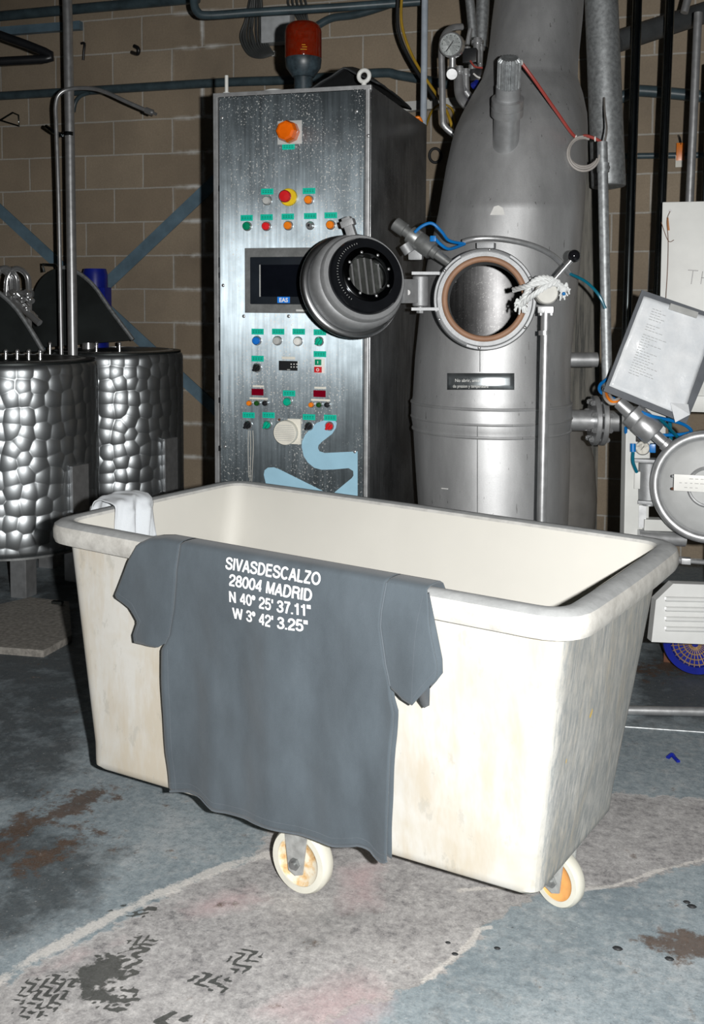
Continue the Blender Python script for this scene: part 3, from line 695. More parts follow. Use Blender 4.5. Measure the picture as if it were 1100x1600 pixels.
for q in ((349, 185), (559, 175), (351, 446), (354, 697), (556, 705), (383, 494), (453, 494), (577, 213)): obj('screw', MB().sphere(cf(*q, .014), .0065, 12, (1, .5, 1)), BRIGHT, door)
def pxc(n): return n*(CYF/ray(455, 450).y)/F
def plate(q, w_, h_, material=GREENLBL, nm='label_plate', par=None, d=.015, lab=None):
    c = cf(*q, d); return obj(nm, MB().box(c, (pxc(w_), .003, pxc(h_)), bev=.0008), material, par or door, smooth=False, label=lab)
def printing(q, w_, par):                                         # small engraved dashes on a label plate
    mb_ = MB()
    for k in range(2):
        for i in range(4): mb_.box(cf(q[0]-w_*.3+w_*.2*i, q[1]-1.2+2.4*k, .0168), (pxc(w_*.13), .0005, pxc(.7)))
    return obj('engraving', mb_, DKGREEN, par, smooth=False)
def button(q, material, r=6.2, lab=None, sel=False):
    c = cf(*q); R = pxc(r); ax = Vector((0, -1, 0))
    bz = obj('button', MB().lathe(c, ax, [(R*1.22, -.002), (R*1.22, .004), (R*1.05, .007), (R, .007), (R, .004)], 24, caps=False), BRIGHT, door, label=lab)
    if sel:
        obj('selector_knob', MB().lathe(c, ax, [(R*.95, 0), (R*.95, .009), (R*.85, .011)], 20).box(c+ax*.017, (R*.55, .014, R*1.9), rotto(Vector((.8, 0, -.6)), Vector((0, 1, 0))), bev=.001), material, bz)
    else: obj('button_cap', MB().lathe(c, ax, [(R, .003), (R, .014), (R*.85, .0175), (0, .0185)], 24), material, bz)
    return bz
for q in ((420, 300), (485, 299), (388, 341), (419, 340), (452, 339), (487, 338), (519, 337), (405, 518), (437, 518), (469, 518), (502, 519), (405, 560), (502, 553), (454, 614), (391, 648), (422, 648), (485, 651), (518, 652), (453, 230)):
    pp = plate(q, 20.5, 9.2); printing(q, 20, pp)
for q, mm, lb in (((420, 314), GREY, 'white button of the top row'), ((485, 313), ORANGE, 'orange button of the top row'), ((389, 354), GREEN, 'green button'), ((419, 354), RED, 'red button'),
              ((453, 353), ORANGE, 'orange button'), ((519, 352), ORANGE, 'orange button half hidden by the hatch lid'), ((404, 532), BLUE, 'blue button'), ((436, 532), GREY, 'pale grey button'), ((468, 533), BRIGHTWHITE, 'white button'), ((452, 627), LTGREEN, 'bright green button')):
    button(q, mm, lab=lb)
bz = button((487, 353), BRIGHT, 5.5, 'bare steel key switch'); obj('key_slot', MB().cyl(cf(487, 353, .030), cf(487, 353, .033), pxc(2), n=10), BLACK, bz)
for q, mm, lb in (((501, 533), LTGREEN, 'green selector'), ((404, 574), BLACK, 'black selector'), ((390, 663), BLACK, 'black selector of the bottom row'), ((420, 663), LTGREEN, 'green selector of the bottom row'), ((485, 665), BLACK, 'black selector beside the buzzer'), ((517, 665), RED, 'red selector')):
    button(q, mm, lab=lb, sel=True)
c = cf(454, 309); es = obj('emergency_stop', MB().lathe(c, (0, -1, 0), [(pxc(13.5), -.002), (pxc(13.5), .012), (pxc(12), .016), (0, .016)], 32), YELLOW, door, label='yellow emergency stop ring')
obj('mushroom_head', MB().lathe(c, (0, -1, 0), [(pxc(5), .01), (pxc(5), .03), (pxc(9), .036), (pxc(9.5), .046), (pxc(8), .053), (0, .055)], 28), RED, es)
c = cf(455, 208); lens = obj('indicator_lamp', MB().lathe(c, (0, -1, 0), [(pxc(17), 0), (pxc(17), .03), (pxc(14.5), .05), (pxc(11), .054), (0, .054)], 8), mat('orange_lens', (.75, .13, .004), .12), door, label='orange faceted signal lamp', smooth=False)
obj('lamp_base', MB().box(cf(455, 208, .013), (pxc(40), .008, pxc(36)), bev=.002), GREY, lens)
# touchscreen
hx0, hx1 = 385, 536
a, b_ = cf(hx0, 388), cf(hx1, 490); W_, H_ = b_.x-a.x, a.z-b_.z; mid = (a+b_)/2
scr = obj('screen_surround', MB().box(mid, (W_, .006, H_), bev=.002), DULL, door, smooth=False)
a, b_ = cf(395, 402), cf(526, 476); mid = (a+b_)/2
bez = obj('touchscreen', MB().box(mid - Vector((0, .006, 0)), (b_.x-a.x, .014, a.z-b_.z), bev=.004), mat('screen_bezel', (.012, .016, .022), .35), scr)
a, b_ = cf(411, 414), cf(512, 464); mid = (a+b_)/2; wx, hz_ = (b_.x-a.x), (a.z-b_.z)
scm = mat('dark_screen_glass', (.004, .005, .008), .08)
obj('display', MB().box(mid - Vector((0, .013, 0)), (wx, .002, hz_)), scm, scr, smooth=False)
obj('display_edge', MB().box((a.x-.001, mid.y-.0135, mid.z), (.004, .003, hz_)), GREY, scr, smooth=False)
lg = cf(447.5, 468.6, .0285); obj('brand_badge', MB().box(lg, (pxc(20.5), .002, pxc(9.5))), mat('badge_blue', (.01, .2, .75), .4), scr, smooth=False)
obj('badge_lettering', text_on('EAS', pxc(9), lg + Vector((0, -.0016, -pxc(3.2))), (1, 0, 0), (0, 0, 1), bold=.0006, extr=.0003), BRIGHTWHITE, scr, smooth=False)
plate((474, 485), 18, 3, WHITEPAINT, 'note_strip', scr, .019)
# small meters
plate((453, 559), 22, 4, CREAM); mt = plate((453, 571), 31, 15, BLACK, 'temperature_controller', d=.018)
kp = MB()
for i in range(3):
    for j in range(2): kp.cyl(cf(458+4.4*i, 568.5+4.4*j, .019), cf(458+4.4*i, 568.5+4.4*j, .021), pxc(1), n=8)
obj('keypad', kp, BRIGHTWHITE, mt); obj('meter_lettering', MB().box(cf(454, 577, .0205), (pxc(5), .001, pxc(1))), GREY, mt, smooth=False)
sb = plate((501.5, 571), 17, 23, BRIGHTWHITE, 'start_stop_switch', d=.016)
obj('start_button', MB().box(cf(500, 565.5, .02), (pxc(10), .010, pxc(9)), bev=.001), GREEN, sb); obj('stop_button', MB().box(cf(500, 577, .02), (pxc(11.5), .012, pxc(9)), bev=.001), RED, sb)
obj('switch_marks', MB().torus(cf(500, 577, .0266), (0, 1, 0), pxc(2), pxc(.6), 16, 6).box(cf(500, 565.5, .0254), (pxc(1), .001, pxc(4))), BRIGHTWHITE, sb)
for X0, Y0 in ((405, 612), (501.5, 614.5)):
    ds = plate((X0, Y0), 20, 10.5, DKRED, 'red_display', d=.016); plate((X0+1, Y0-9), 19, 3.2, CREAM, 'note_strip', ds); plate((X0+1.5, Y0+10), 31, 3, CREAM, 'note_strip', ds)
    for dx, mm in ((-12, ORANGE), (0, DKGREEN), (12.5, BLACK)): button((X0+dx, Y0+17), mm, 4, {-12: 'small orange button', 0: 'small dark green button'}.get(dx, 'small black button'))
# buzzer
c = cf(463, 673); bp = obj('buzzer', MB().box(c - Vector((0, .005, 0)), (pxc(22), .012, pxc(40)), bev=.002), CREAM, door, label='cream square backed buzzer')
c = cf(452, 674); gr = MB().lathe(c, (0, -1, 0), [(pxc(19), .0), (pxc(19.5), .03), (pxc(18.5), .034), (0, .034)], 40); obj('buzzer_face', gr, CREAM, bp)
gl = MB()
for k in range(9): y = -12+3*k; gl.box(c + Vector((0, -.0345, pxc(-y))), (2*pxc(16.5)*math.sqrt(max(.05, 1-(y/17)**2)), .0012, pxc(.8)))
obj('buzzer_slots', gl, GREY, bp, smooth=False)
for q in ((439, 655), (468, 657)): obj('buzzer_screw', MB().sphere(cf(*q, .018), .005, 10), RUST, bp)
# blue ribbon emblem on the lower door
def z6(p): return (320+p[0]*.2545, 490+p[1]*.2545)
def smooth_poly(p): return p
SKY = mat('pale_blue_vinyl', (.33, .56, .70), .45, 0, .05)
pa = [(660, 700), (695, 668), (740, 652), (805, 650), (818, 668), (812, 700), (790, 735), (725, 785), (706, 805), (703, 825), (712, 842), (745, 852), (945, 843), (945, 1240), (800, 1240), (800, 1118), (805, 1092), (910, 1005), (920, 990), (918, 962), (890, 945), (800, 953), (725, 955), (680, 943), (640, 910), (615, 870), (603, 815), (606, 780), (625, 740)]
pb = [(371, 985), (376, 958), (396, 942), (432, 940), (462, 950), (800, 1118), (800, 1240), (430, 1240)]
em = MB()
for poly in (pa, pb): em.prism([cf(*z6(p), .0142) for p in poly], (0, -.0008, 0))
obj('ribbon_emblem', em, SKY, door, label='pale blue ribbon emblem on the lower door', smooth=False)
st = MB()
for k in range(3): st.tube([cf(391+3*k+random.uniform(-1, 1), 672, .0145), cf(390+4*k, 700, .0145), cf(391+2*k, 745+10*k, .0145)], .0012, 5)
obj('dried_drips', st, mat('dried_drip', (.5, .48, .43), .8), door)
# roof: lifting eyes, beacon
c = Vector((cf(565, 119).x, CYF+.03, onY(565, 119, CYF+.03).z)); obj('lifting_eye', MB().torus(c, (.1, 1, 0), pxc(8.6), pxc(3.4), 28, 12).cyl(c-Vector((0, 0, pxc(10))), (c.x, c.y, ctop-.004), .009), WHITEPAINT, cab, label='pale lifting eye at the right front corner')
c = onY(354, 131, CYF+.05); obj('lifting_eye', MB().cyl((c.x, c.y, ctop-.004), (c.x, c.y, c.z+.03), .007).cyl((c.x, c.y, ctop-.004), (c.x, c.y, ctop+.012), .014), WHITEPAINT, cab, label='pale lifting eye at the left front corner')
BY = 3.92; bt, bb, bm_ = onY(474, 33, BY), onY(474, 124, BY), onY(474, 92, BY); br_ = (onY(501, 70, BY)-onY(447, 70, BY)).length/2
hz = bt.z-bm_.z; o = Vector((bm_.x, BY, bm_.z))
def m_lens():
    m, t, b = nt('red_beacon_lens'); b.inputs['Base Color'].default_value = (.30, .02, .004, 1); b.inputs['Roughness'].default_value = .08
    b.inputs['Transmission Weight'].default_value = .6; b.inputs['IOR'].default_value = 1.35
    n = noi(t, coord(t), 60, 3); t.links.new(ramp(t, n, [(.4, (.30, .022, .004)), (.75, (.30, .05, .025))]), b.inputs['Base Color']); return m
bea = obj('beacon', MB().lathe((o.x, o.y, ctop-.004), (0, 0, 1), [(br_*.75, 0), (br_*.75, .01), (br_*.5, .014), (br_*.5, bb.z-ctop+.01), (br_*.6, bb.z-ctop+.012), (br_*.95, bm_.z-ctop-.03), (br_*1.0, bm_.z-ctop), (br_*.98, bm_.z-ctop+.006)], 40), mat('dark_beacon_base', (.03, .045, .055), .4, 0, .5, 40), cab, label='dark dusty beacon base on the roof')
obj('beacon_lens', MB().lathe(o, (0, 0, 1), [(br_*.98, 0), (br_, .004), (br_, hz*.72), (br_*.93, hz*.84), (br_*.75, hz*.93), (br_*.4, hz*.985), (0, hz)], 40), m_lens(), bea, label='red domed beacon lens')
obj('beacon_reflector', MB().cyl(o+Vector((0, 0, .004)), o+Vector((0, 0, hz*.5)), br_*.55, br_*.3).cyl(o+Vector((-.02, -.01, .004)), o+Vector((-.02, -.01, hz*.7)), .006), mat('orange_reflector', (.8, .25, .05), .2, .5), bea)
yl = MB()
for k in range(3): yl.box(o + Vector((br_*.35+.004*(k % 2), -br_*.945, hz*(.14+.06*k))), (.024-.005*k, .001, .003), rotto((1, .37, 0), (0, 0, 1)))
obj('rating_mark', yl, YELLOW, bea, smooth=False)
# thin black humped surface set on the cabinet roof
rows = []
for j in range(14):
    v = j/13; row = []
    for i in range(24):
        u = i/23; x = -1.36 + .34*u; y = 3.70 + .5*v
        h = .004 + .115*max(0, 1-abs(u-.62)/.5)**1.1*(math.sin(math.pi*(.25+.6*v))) + .006*noise.noise(Vector((u*6, v*5, 0)))
        row.append(Vector((x, y, ctop+h)))
    rows.append(row)
obj('black_hump', MB().grid(rows), RUBBER, None, 'black humped surface on the cabinet roof behind the lifting eye', 'sheet', solid=.006)
LP = onY(425, 136, 3.72); pipe('cord', [Vector((LP.x-.05, 3.7, ctop+.006)), Vector((LP.x, 3.70, ctop+.022)), Vector((LP.x+.05, 3.74, ctop+.02)), Vector((LP.x+.10, 3.9, ctop+.006))], .004, GREY, 'short pale cord on the cabinet roof in front of the beacon', 'cord')

# ------------------------------------------------------------------ pressure vessel
TD = 4.02
secs = [(845, 770, 114), (800, 770, 116), (720, 768.5, 120), (668, 767, 121.5), (655, 767, 124), (645, 767, 124.5), (632, 767, 124.5), (620, 767, 122), (560, 769, 120.5), (480, 777, 120), (417, 785, 118.5), (330, 798, 112.5), (260, 806, 108.5), (222, 811, 105), (200, 814, 102), (180, 818, 97), (150, 823, 86), (124, 827, 74), (100, 831, 71), (70, 835, 70), (31, 839, 70), (0, 842, 69), (-120, 850, 69)]
def tank_axis():
    out = []
    for y, x, r in secs:
        back = max(0, (330-y))*.0006
        p = P(x, y, TD+back); out.append((p, px(r, TD+back)))
    return out
ta = tank_axis()
ves = thing('pressure_vessel', (ta[0][0].x, ta[0][0].y, 0), 'tall satin steel pressure vessel with open round hatch right of the control cabinet', 'vessel')
hc = P(757, 467, 3.52)                                            # hatch face centre
hax = (P(757, 467, 3.52) - P(752, 478, 3.86)).normalized(); hax = Vector((hax.x*.6 + .0, hax.y, hax.z)).normalized()
def tank_mesh():
    n = 120; mb_ = MB(); sub = []
    zs = [p.z for p, r in ta]; pts = [(Vector((0, 0, 0)), zs[0], ta[0][1])]
    base = ta[0][0]
    prof = [(Vector((base.x, base.y, .05)), ta[0][1]*.9), (Vector((base.x, base.y, .18)), ta[0][1]*.97)] + ta
    fine = []
    for (p, r), (q, s) in zip(prof[:-1], prof[1:]):
        k = max(1, int((q-p).length/.012)); fine += [(p.lerp(q, i/k), r+(s-r)*i/k) for i in range(k)]
    fine.append(prof[-1])
    vs = []; fs = []
    for p, r in fine:
        for i in range(n): a = 2*math.pi*i/n; vs.append(p + Vector((math.cos(a), math.sin(a), 0))*r)
    for j in range(len(fine)-1):
        for i in range(n):
            f = (j*n+i, j*n+(i+1) % n, (j+1)*n+(i+1) % n, (j+1)*n+i)
            c = (vs[f[0]]+vs[f[2]])/2; d = c-hc; rad = (d - hax*d.dot(hax)).length
            if rad < .146 and d.dot(hax) > -.45 and (c-CAM).dot(FW) < TD-.05: continue
            fs.append(f)
    return mb_.add(vs, fs)
obj('vessel_shell', tank_mesh(), TANK, ves, angle=30)
for k, (y, rr) in enumerate(((628, 124.6), (650, 124.4), (669, 122.6))):
    p = P(767, y, TD); obj('weld_band', MB().torus((p.x, p.y, p.z), (0, 0, 1), px(rr-1.2, TD), .006, 96, 8), TANK, ves)
HR = px(58, 3.52); HO = px(70, 3.52)
dep_ = .30
noz = obj('hatch_nozzle', MB().lathe(hc, hax, [(HO*1.03, -dep_), (HO*1.03, -.03), (HO*1.03, -.03), (HO*1.08, -.022), (HO*1.08, -.004), (HO*1.05, 0), (HR*1.14, 0), (HR*1.14, -.008), (HR*1.0, -.008), (HR, -.10)], 72, caps=False), CAST, ves)
obj('hatch_flange', MB().lathe(hc - hax*.028, hax, [(HO*1.02, -.004), (HO*1.13, -.004), (HO*1.15, 0), (HO*1.15, .014), (HO*1.13, .018), (HO*1.02, .018)], 72, caps=False), CAST, noz)
obj('gasket', MB().torus(hc - hax*.004, hax, HR*1.08, HR*.085, 72, 12), GASKET, noz, label='brown rubber gasket ring')
for k in range(6):
    a = math.radians(25+60*k); b0, b1 = basis(hax); d = b0*math.cos(a)+b1*math.sin(a); obj('flange_bolt', MB().sphere(hc + d*HO*1.10 + hax*.0, .006, 10), BRIGHT, noz)
obj('clamp_segment', MB().torus(hc - hax*.01, hax, HO*1.07, .010, 24, 8, math.radians(60), math.radians(120)), CAST, noz); obj('clamp_segment', MB().torus(hc - hax*.01, hax, HO*1.07, .010, 24, 8, math.radians(195), math.radians(250)), CAST, noz)
# inside far wall
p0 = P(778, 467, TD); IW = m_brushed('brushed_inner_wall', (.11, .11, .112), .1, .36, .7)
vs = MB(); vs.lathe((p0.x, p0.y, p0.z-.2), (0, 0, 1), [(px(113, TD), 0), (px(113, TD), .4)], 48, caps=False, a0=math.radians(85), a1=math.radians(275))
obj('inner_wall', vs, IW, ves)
# hinge and lid
hp = P(657, 455, 3.56); hup = Vector((0, 0, 1))
obj('hinge_barrel', MB().cyl(hp-hup*.052, hp+hup*.052, .027, n=28, bev=.004).cyl(hp-hup*.072, hp-hup*.05, .009).cyl(hp-hup*.074, hp-hup*.066, .013, n=6), CAST, ves)
for dz in (-.055, .055):
    hb = MB(); e_ = P(689, 455, 3.56) + hup*dz; s_ = hp + hup*dz; y_ = Vector((0, .024, 0)); hb.prism([s_ - y_*1.1 + RT*-.024, e_ - y_, e_ + y_, s_ + y_*1.1 + RT*-.024], hup*(.010 if dz > 0 else -.010)); obj('hinge_bracket', hb, CAST, ves)
L1 = P(546, 450, 3.52); L0 = P(578, 427, 3.37); la = (L0-L1).normalized(); lb = basis(la)
RL = px(74, 3.5)
lid = obj('hatch_lid', MB().lathe(L1, la, [(0, -.05), (RL*.5, -.045), (RL*.9, -.02), (RL*1.0, .02), (RL*1.02, .06), (RL*1.02, .085), (RL*.96, .10), (RL*.88, .105), (RL*.88, .09)], 72), CAST, ves, label='thick round hatch lid swung open to the left')
obj('hand_ring', MB().torus(L1 + la*.012, la, RL*1.04, .0165, 72, 16), mat('satin_ring_steel', (.40, .41, .42), .33, 1, .1), lid)
obj('lid_skirt', MB().lathe(L1, la, [(RL*.93, .06), (RL*.93, .118), (RL*.90, .125), (RL*.80, .125)], 72, caps=False), CAST, lid)
GR = px(60, 3.4)
blk = mat('black_mirror_steel', (.02, .022, .026), .12, .6)
obj('seal_ring', MB().lathe(L1, la, [(GR*1.02, .10), (GR*1.02, .145), (GR*.98, .152), (GR*.72, .153)], 72, caps=False), blk, lid, label='glossy black inner ring')
obj('sight_glass_ring', MB().lathe(L1, la, [(GR*.73, .152), (GR*.73, .158), (GR*.68, .161), (GR*.56, .161), (GR*.52, .150), (GR*.52, .12)], 64, caps=False), mat('dark_polished_ring', (.10, .105, .11), .16, 1), lid)
obj('sight_glass', MB().lathe(L1, la, [(0, .128), (GR*.52, .128)], 48), mat('dark_sight_glass', (.16, .17, .16), .3, .6), lid)
gb = MB()
for k in range(-2, 3):
    x = k*GR*.19; hh_ = math.sqrt(max(1e-5, (GR*.51)**2 - x*x))*.97; c = L1 + la*.136 + (-lb[0])*x; gb.box(c, (.0045, .006, hh_*2), rotto(lb[0], la))
obj('sight_glass_bars', gb, BRIGHT, lid)
for k in range(8):
    a = 2*math.pi*(k+.3)/8; d = lb[0]*math.cos(a) + lb[1]*math.sin(a); obj('lid_bolt', MB().sphere(L1 + la*.160 + d*GR*.60, .0055, 10), BRIGHT, lid)
tk = MB()
for k in range(26):
    a = math.radians(-15+5*k) + math.radians(180-60); d = lb[0]*math.cos(a)+lb[1]*math.sin(a); tk.box(L1 + la*.1535 + d*GR*.86, (.0012, .0005, .005), rotto(d.cross(la), la))
obj('engraved_scale', tk, GREY, lid, smooth=False)
lp0, lp1 = P(561, 400, 3.46), P(541, 340, 3.46); obj('lid_lug', MB().box((lp0+lp1)/2, (.030, .03, (lp1-lp0).length), rotto((lp1-lp0).cross(Vector((0, 1, 0))), (0, 1, 0)), bev=.004).box(lp1.lerp(lp0, .15), (.045, .036, .022), rotto((lp1-lp0).cross(Vector((0, 1, 0))), (0, 1, 0)), bev=.004), CAST, lid)
obj('lid_arm', MB().box((P(630, 455, 3.5)+hp)/2, ((P(628, 455, 3.5)-hp).length+.01, .022, .080), rotto(hp-P(630, 455, 3.5), (0, 1, 0)), bev=.003), CAST, lid)
obj('arm_hole', MB().cyl(P(637, 457, 3.5), P(637, 457, 3.515), .009), BLACK, lid)
# rail round the hatch
pts = [P(724, 378, 3.66), P(745, 373, 3.64), P(780, 373, 3.64), P(820, 380, 3.66), P(850, 391, 3.69), P(872, 406, 3.73), P(890, 428, 3.78)]
obj('guard_rail', MB().tube(pts, .010, 12), STEEL, ves); obj('rail_bracket', MB().box(P(760, 384, 3.66), (.06, .05, .02), bev=.003), CAST, ves)
# top valve with ribbed cap
va, vb = P(790, 232, TD-.17), P(796, 95, TD-.38); vd = (vb-va).normalized(); VL = (vb-va).length
tv = obj('valve_neck', MB().lathe(va - vd*.06, vd, [(px(21, 3.75), 0), (px(20.5, 3.75), .06+VL*.40)], 32), STEEL, ves)
obj('valve_clamp', MB().lathe(va + vd*VL*.385, vd, [(px(22, 3.7), 0), (px(25.5, 3.7), .004), (px(25.5, 3.7), .033), (px(24, 3.7), .035), (px(24, 3.7), .039), (px(25.5, 3.7), .041), (px(25.5, 3.7), .066), (px(22, 3.7), .070)], 40), STEEL, tv)
obj('valve_collar', MB().cyl(va + vd*VL*.58, va + vd*VL*.72, px(19.5, 3.68), n=32), CAST, tv)
rb = MB(); nn = 40; r0 = px(18.5, 3.66); vsr = []
for j, h in enumerate((.70, 1.0, 1.03)):
    for i in range(nn*2):
        a = 2*math.pi*i/(nn*2); r = (r0 if (i//2) % 2 else r0*.86)*(1 if j < 2 else .8); u, v_ = basis(vd); vsr.append(va + vd*VL*h + (u*math.cos(a)+v_*math.sin(a))*r)
k = nn*2; rb.add(vsr, [(j*k+i, j*k+(i+1) % k, (j+1)*k+(i+1) % k, (j+1)*k+i) for j in range(2) for i in range(k)] + [tuple(2*k+i for i in range(k))])
obj('ribbed_cap', rb, GALV, tv, smooth=False); obj('cable_gland', MB().cyl(P(806, 100, 3.65), P(816, 97, 3.65), .010), GREY, tv)
# plates and marks on the shell
def on_tank(x, y, lift=.002):                                     # point on the shell's front
    v = ray(x, y); best = None
    for (p, r), (q, s) in zip(ta[:-1], ta[1:]):
        z = None
        for it in range(1):
            pass
    D = TD-.3
    for it in range(60):
        w_ = CAM + v*D; zz = w_.z
        for (p, r), (q, s) in zip(ta[:-1], ta[1:]):
            if p.z <= zz <= q.z:
                t = (zz-p.z)/(q.z-p.z); c = p.lerp(q, t); rr = r+(s-r)*t; break
        else: c, rr = ta[0]
        d = math.hypot(w_.x-c.x, w_.y-c.y)-rr
        if abs(d) < 1e-4: break
        D += max(-.05, min(.05, d*.8))
    n = Vector((w_.x-c.x, w_.y-c.y, 0)).normalized(); return w_ + n*lift
rows = [[on_tank(700+103*i/14, y0+26*j/3, .004) for i in range(15)] for j, y0 in enumerate((583, 583, 583, 583))]
npl = obj('name_plate', MB().grid(rows), mat('mirror_plate', (.42, .46, .48), .3, .85, .5, 9), ves, solid=.003, label='mirror finish rating plate')
tl = MB()
for ln, y0 in (('No abrir, antes de', 594), ('de presion y temperatura', 603)):
    vs_, fs_ = text_mesh(ln, 1, extr=0, align='LEFT'); x1 = max(v.x for v in vs_); w_px = 48 if y0 < 600 else 54
    tl.add([on_tank(712 - (3 if y0 > 600 else 0) + v.x/x1*w_px, y0+2.5 - v.y*7, .0068) for v in vs_], fs_)
obj('plate_lettering', tl, BRIGHTWHITE, npl, smooth=False)
pr = [on_tank(*q, .003) for q in ((766, 336), (772, 323), (779, 321), (786, 325), (789, 336))]; obj('paper_scrap', MB().add(pr, [tuple(range(5))]), mat('white_sticker', (.66, .66, .64), .7), ves, smooth=False, solid=.001)
obj('shell_seam', MB().tube([on_tank(746, y, .0) for y in range(662, 835, 12)], .0016, 6).tube([on_tank(750, y, .0) for y in range(545, 582, 6)], .0016, 6), DULL, ves)
obj('shell_scratch', MB().tube([on_tank(690, 763, .0), on_tank(700, 764, .0)], .002, 5), BRIGHTWHITE, ves)
# side pipe with bolted flange, short spigot
y0 = 656; a = P(880, y0, 4.02); b_ = P(968, 658, 4.02); obj('side_outlet', MB().cyl(a-(b_-a)*.2, b_, px(16.5, 4.02), n=32), STEEL, ves)
d = (b_-a).normalized(); fp = a.lerp(b_, .62)
so = obj('outlet_flange', MB().cyl(fp-d*.024, fp-d*.004, px(39, 4.02), n=40, bev=.003).cyl(fp+d*.004, fp+d*.024, px(39, 4.02), n=40, bev=.003), STEEL, ves)
u, v_ = basis(d)
for k in range(8): a8 = 2*math.pi*(k+.5)/8; q = fp + (u*math.cos(a8)+v_*math.sin(a8))*px(31, 4.02); obj('flange_bolt', MB().cyl(q-d*.040, q+d*.040, .007, n=8).cyl(q-d*.036, q-d*.024, .011, n=6).cyl(q+d*.024, q+d*.036, .011, n=6), BRIGHT, so)
a, b_ = P(880, 562, 4.02), P(933, 562, 4.02); obj('spigot', MB().cyl(a-(b_-a)*.3, b_, px(11.5, 4.02), n=24), STEEL, ves)
# hatch sensor left of the opening
def actuator(par, a, b, rs_, m1=STEEL):
    L = (b-a).length; d = (b-a).normalized(); pr = []
    for t, r in rs_: pr.append((r, t*L))
    return obj('actuator', MB().lathe(a, d, pr, 28), m1, par)
a, b_ = P(617, 349, 3.66), P(703, 412, 3.60)
ac = actuator(ves, a, b_, [(0, px(10, 3.6)), (.01, px(11.5, 3.6)), (.18, px(11.5, 3.6)), (.19, px(9, 3.6)), (.27, px(9, 3.6)), (.28, px(14.5, 3.6)), (.42, px(15, 3.6)), (.43, px(14.2, 3.6)), (.45, px(15, 3.6)), (.68, px(15, 3.6)), (.69, px(10, 3.6)), (.76, px(10, 3.6)), (.77, px(8, 3.6)), (1, px(7, 3.6))], DULL)
obj('actuator_bracket', MB().box(P(650, 393, 3.66), (.05, .03, .06), bev=.008).cyl(P(632, 382, 3.64), P(640, 395, 3.64), .02), CAST, ac)
obj('air_fitting', MB().box(P(677, 373, 3.58), (.02, .014, .02), bev=.003), BLUEHOSE, ac)
obj('air_hose', MB().tube([P(648, 363, 3.58), P(660, 353, 3.57), P(675, 349, 3.57), P(690, 362, 3.58), P(702, 376, 3.61), P(726, 381, 3.65)], .0055, 8), BLUEHOSE, ac, label='blue air hose'); obj('air_hose', MB().tube([P(680, 373, 3.58), P(690, 383, 3.58), P(703, 389, 3.6), P(726, 381, 3.65)], .0055, 8), BLUEHOSE, ac, label='lower blue air hose')
obj('air_hose', MB().tube([P(891, 428, 3.77), P(915, 440, 3.73), P(935, 460, 3.70), P(946, 482, 3.7)], .0055, 8), TEALHOSE, ves, label='teal hose end right of the hatch')

# ------------------------------------------------------------------ lever stand and rope
ls_b = P(845, 830, 3.46); ls_b.z = 0; ls_t = P(853, 482, 3.42)
lev = thing('lever_stand', (ls_b.x, ls_b.y, 0), 'slim steel lever stand with black ball knob in front of the vessel hatch', 'lever')
obj('pole', MB().cyl(ls_b, ls_t, px(7.5, 3.44), n=20), STEEL, lev); obj('foot_plate', MB().cyl((ls_b.x, ls_b.y, 0), (ls_b.x, ls_b.y, .012), .06, n=24), DULL, lev)
hcn = P(853, 458, 3.41); obj('pivot_head', MB().cyl(hcn + FW*.02, hcn - FW*.022, px(18, 3.4), n=32, bev=.004), mat('pale_cast_head', (.55, .55, .52), .6, .3, .1), lev)
obj('clamp', MB().box(P(853, 484, 3.42), (.05, .03, .022), bev=.003).cyl(P(845, 481, 3.42), P(845, 493, 3.42), .007).cyl(P(862, 481, 3.42), P(862, 493, 3.42), .007), STEEL, lev)
obj('collar', MB().cyl(P(851, 517, 3.425), P(851, 524, 3.425), px(9.5, 3.42)), STEEL, lev)
obj('lever_rod', MB().cyl(P(866, 437, 3.39), P(894, 405, 3.37), .0075), BRIGHT, lev); obj('ball_knob', MB().sphere(P(897, 400, 3.37), px(10, 3.37), 24), mat('gloss_black_ball', (.008, .008, .01), .08), lev)
rope = thing('rope', P(845, 455, 3.36), 'frayed white rope knotted round the lever head and hatch rim', 'rope')
def rp(pts, r=.0095):
    pts = spline([P(*q) for q in pts], 8); mb_ = MB()
    for s in range(3):
        o_ = []
        for i, p in enumerate(pts):
            a = i*.75 + s*2.094; o_.append(p + RT*math.cos(a)*r*.45 + UP*math.sin(a)*r*.45 + FW*math.sin(a+1)*r*.3)
        mb_.tube(o_, r*.62, 6, smooth=False)
    return mb_
obj('rope_strand', rp([(803, 453, 3.50), (820, 448, 3.40), (838, 443, 3.37), (856, 440, 3.365), (870, 444, 3.37)]), ROPE, rope); obj('rope_strand', rp([(872, 440, 3.37), (855, 447, 3.36), (838, 458, 3.36), (822, 470, 3.40), (812, 480, 3.44)]), ROPE, rope)
obj('rope_strand', rp([(812, 478, 3.44), (822, 458, 3.40), (832, 441, 3.375), (848, 434, 3.37), (866, 438, 3.37), (880, 449, 3.38)]), ROPE, rope)
kn = MB()
for c, r, k in ((P(815, 474, 3.43), .020, 26), (P(880, 452, 3.38), .018, 22)):
    kn = MB()
    for i in range(k):
        a, b2 = random.uniform(0, 6.28), random.uniform(-1, 1); d = RT*math.cos(a)+UP*math.sin(a)+FW*b2*.6
        kn.tube([c + d*r*.3, c + d*r*.9 + UP*random.uniform(-.006, .006), c + d*r*1.2 - UP*random.uniform(.002, .016)], .0028, 5)
    kn.sphere(c, r*.8, 12); obj('frayed_knot', kn, ROPE, rope)
pass; obj('blue_tape', MB().sphere(P(881, 459, 3.355), .006, 10), BLUEHOSE, rope)

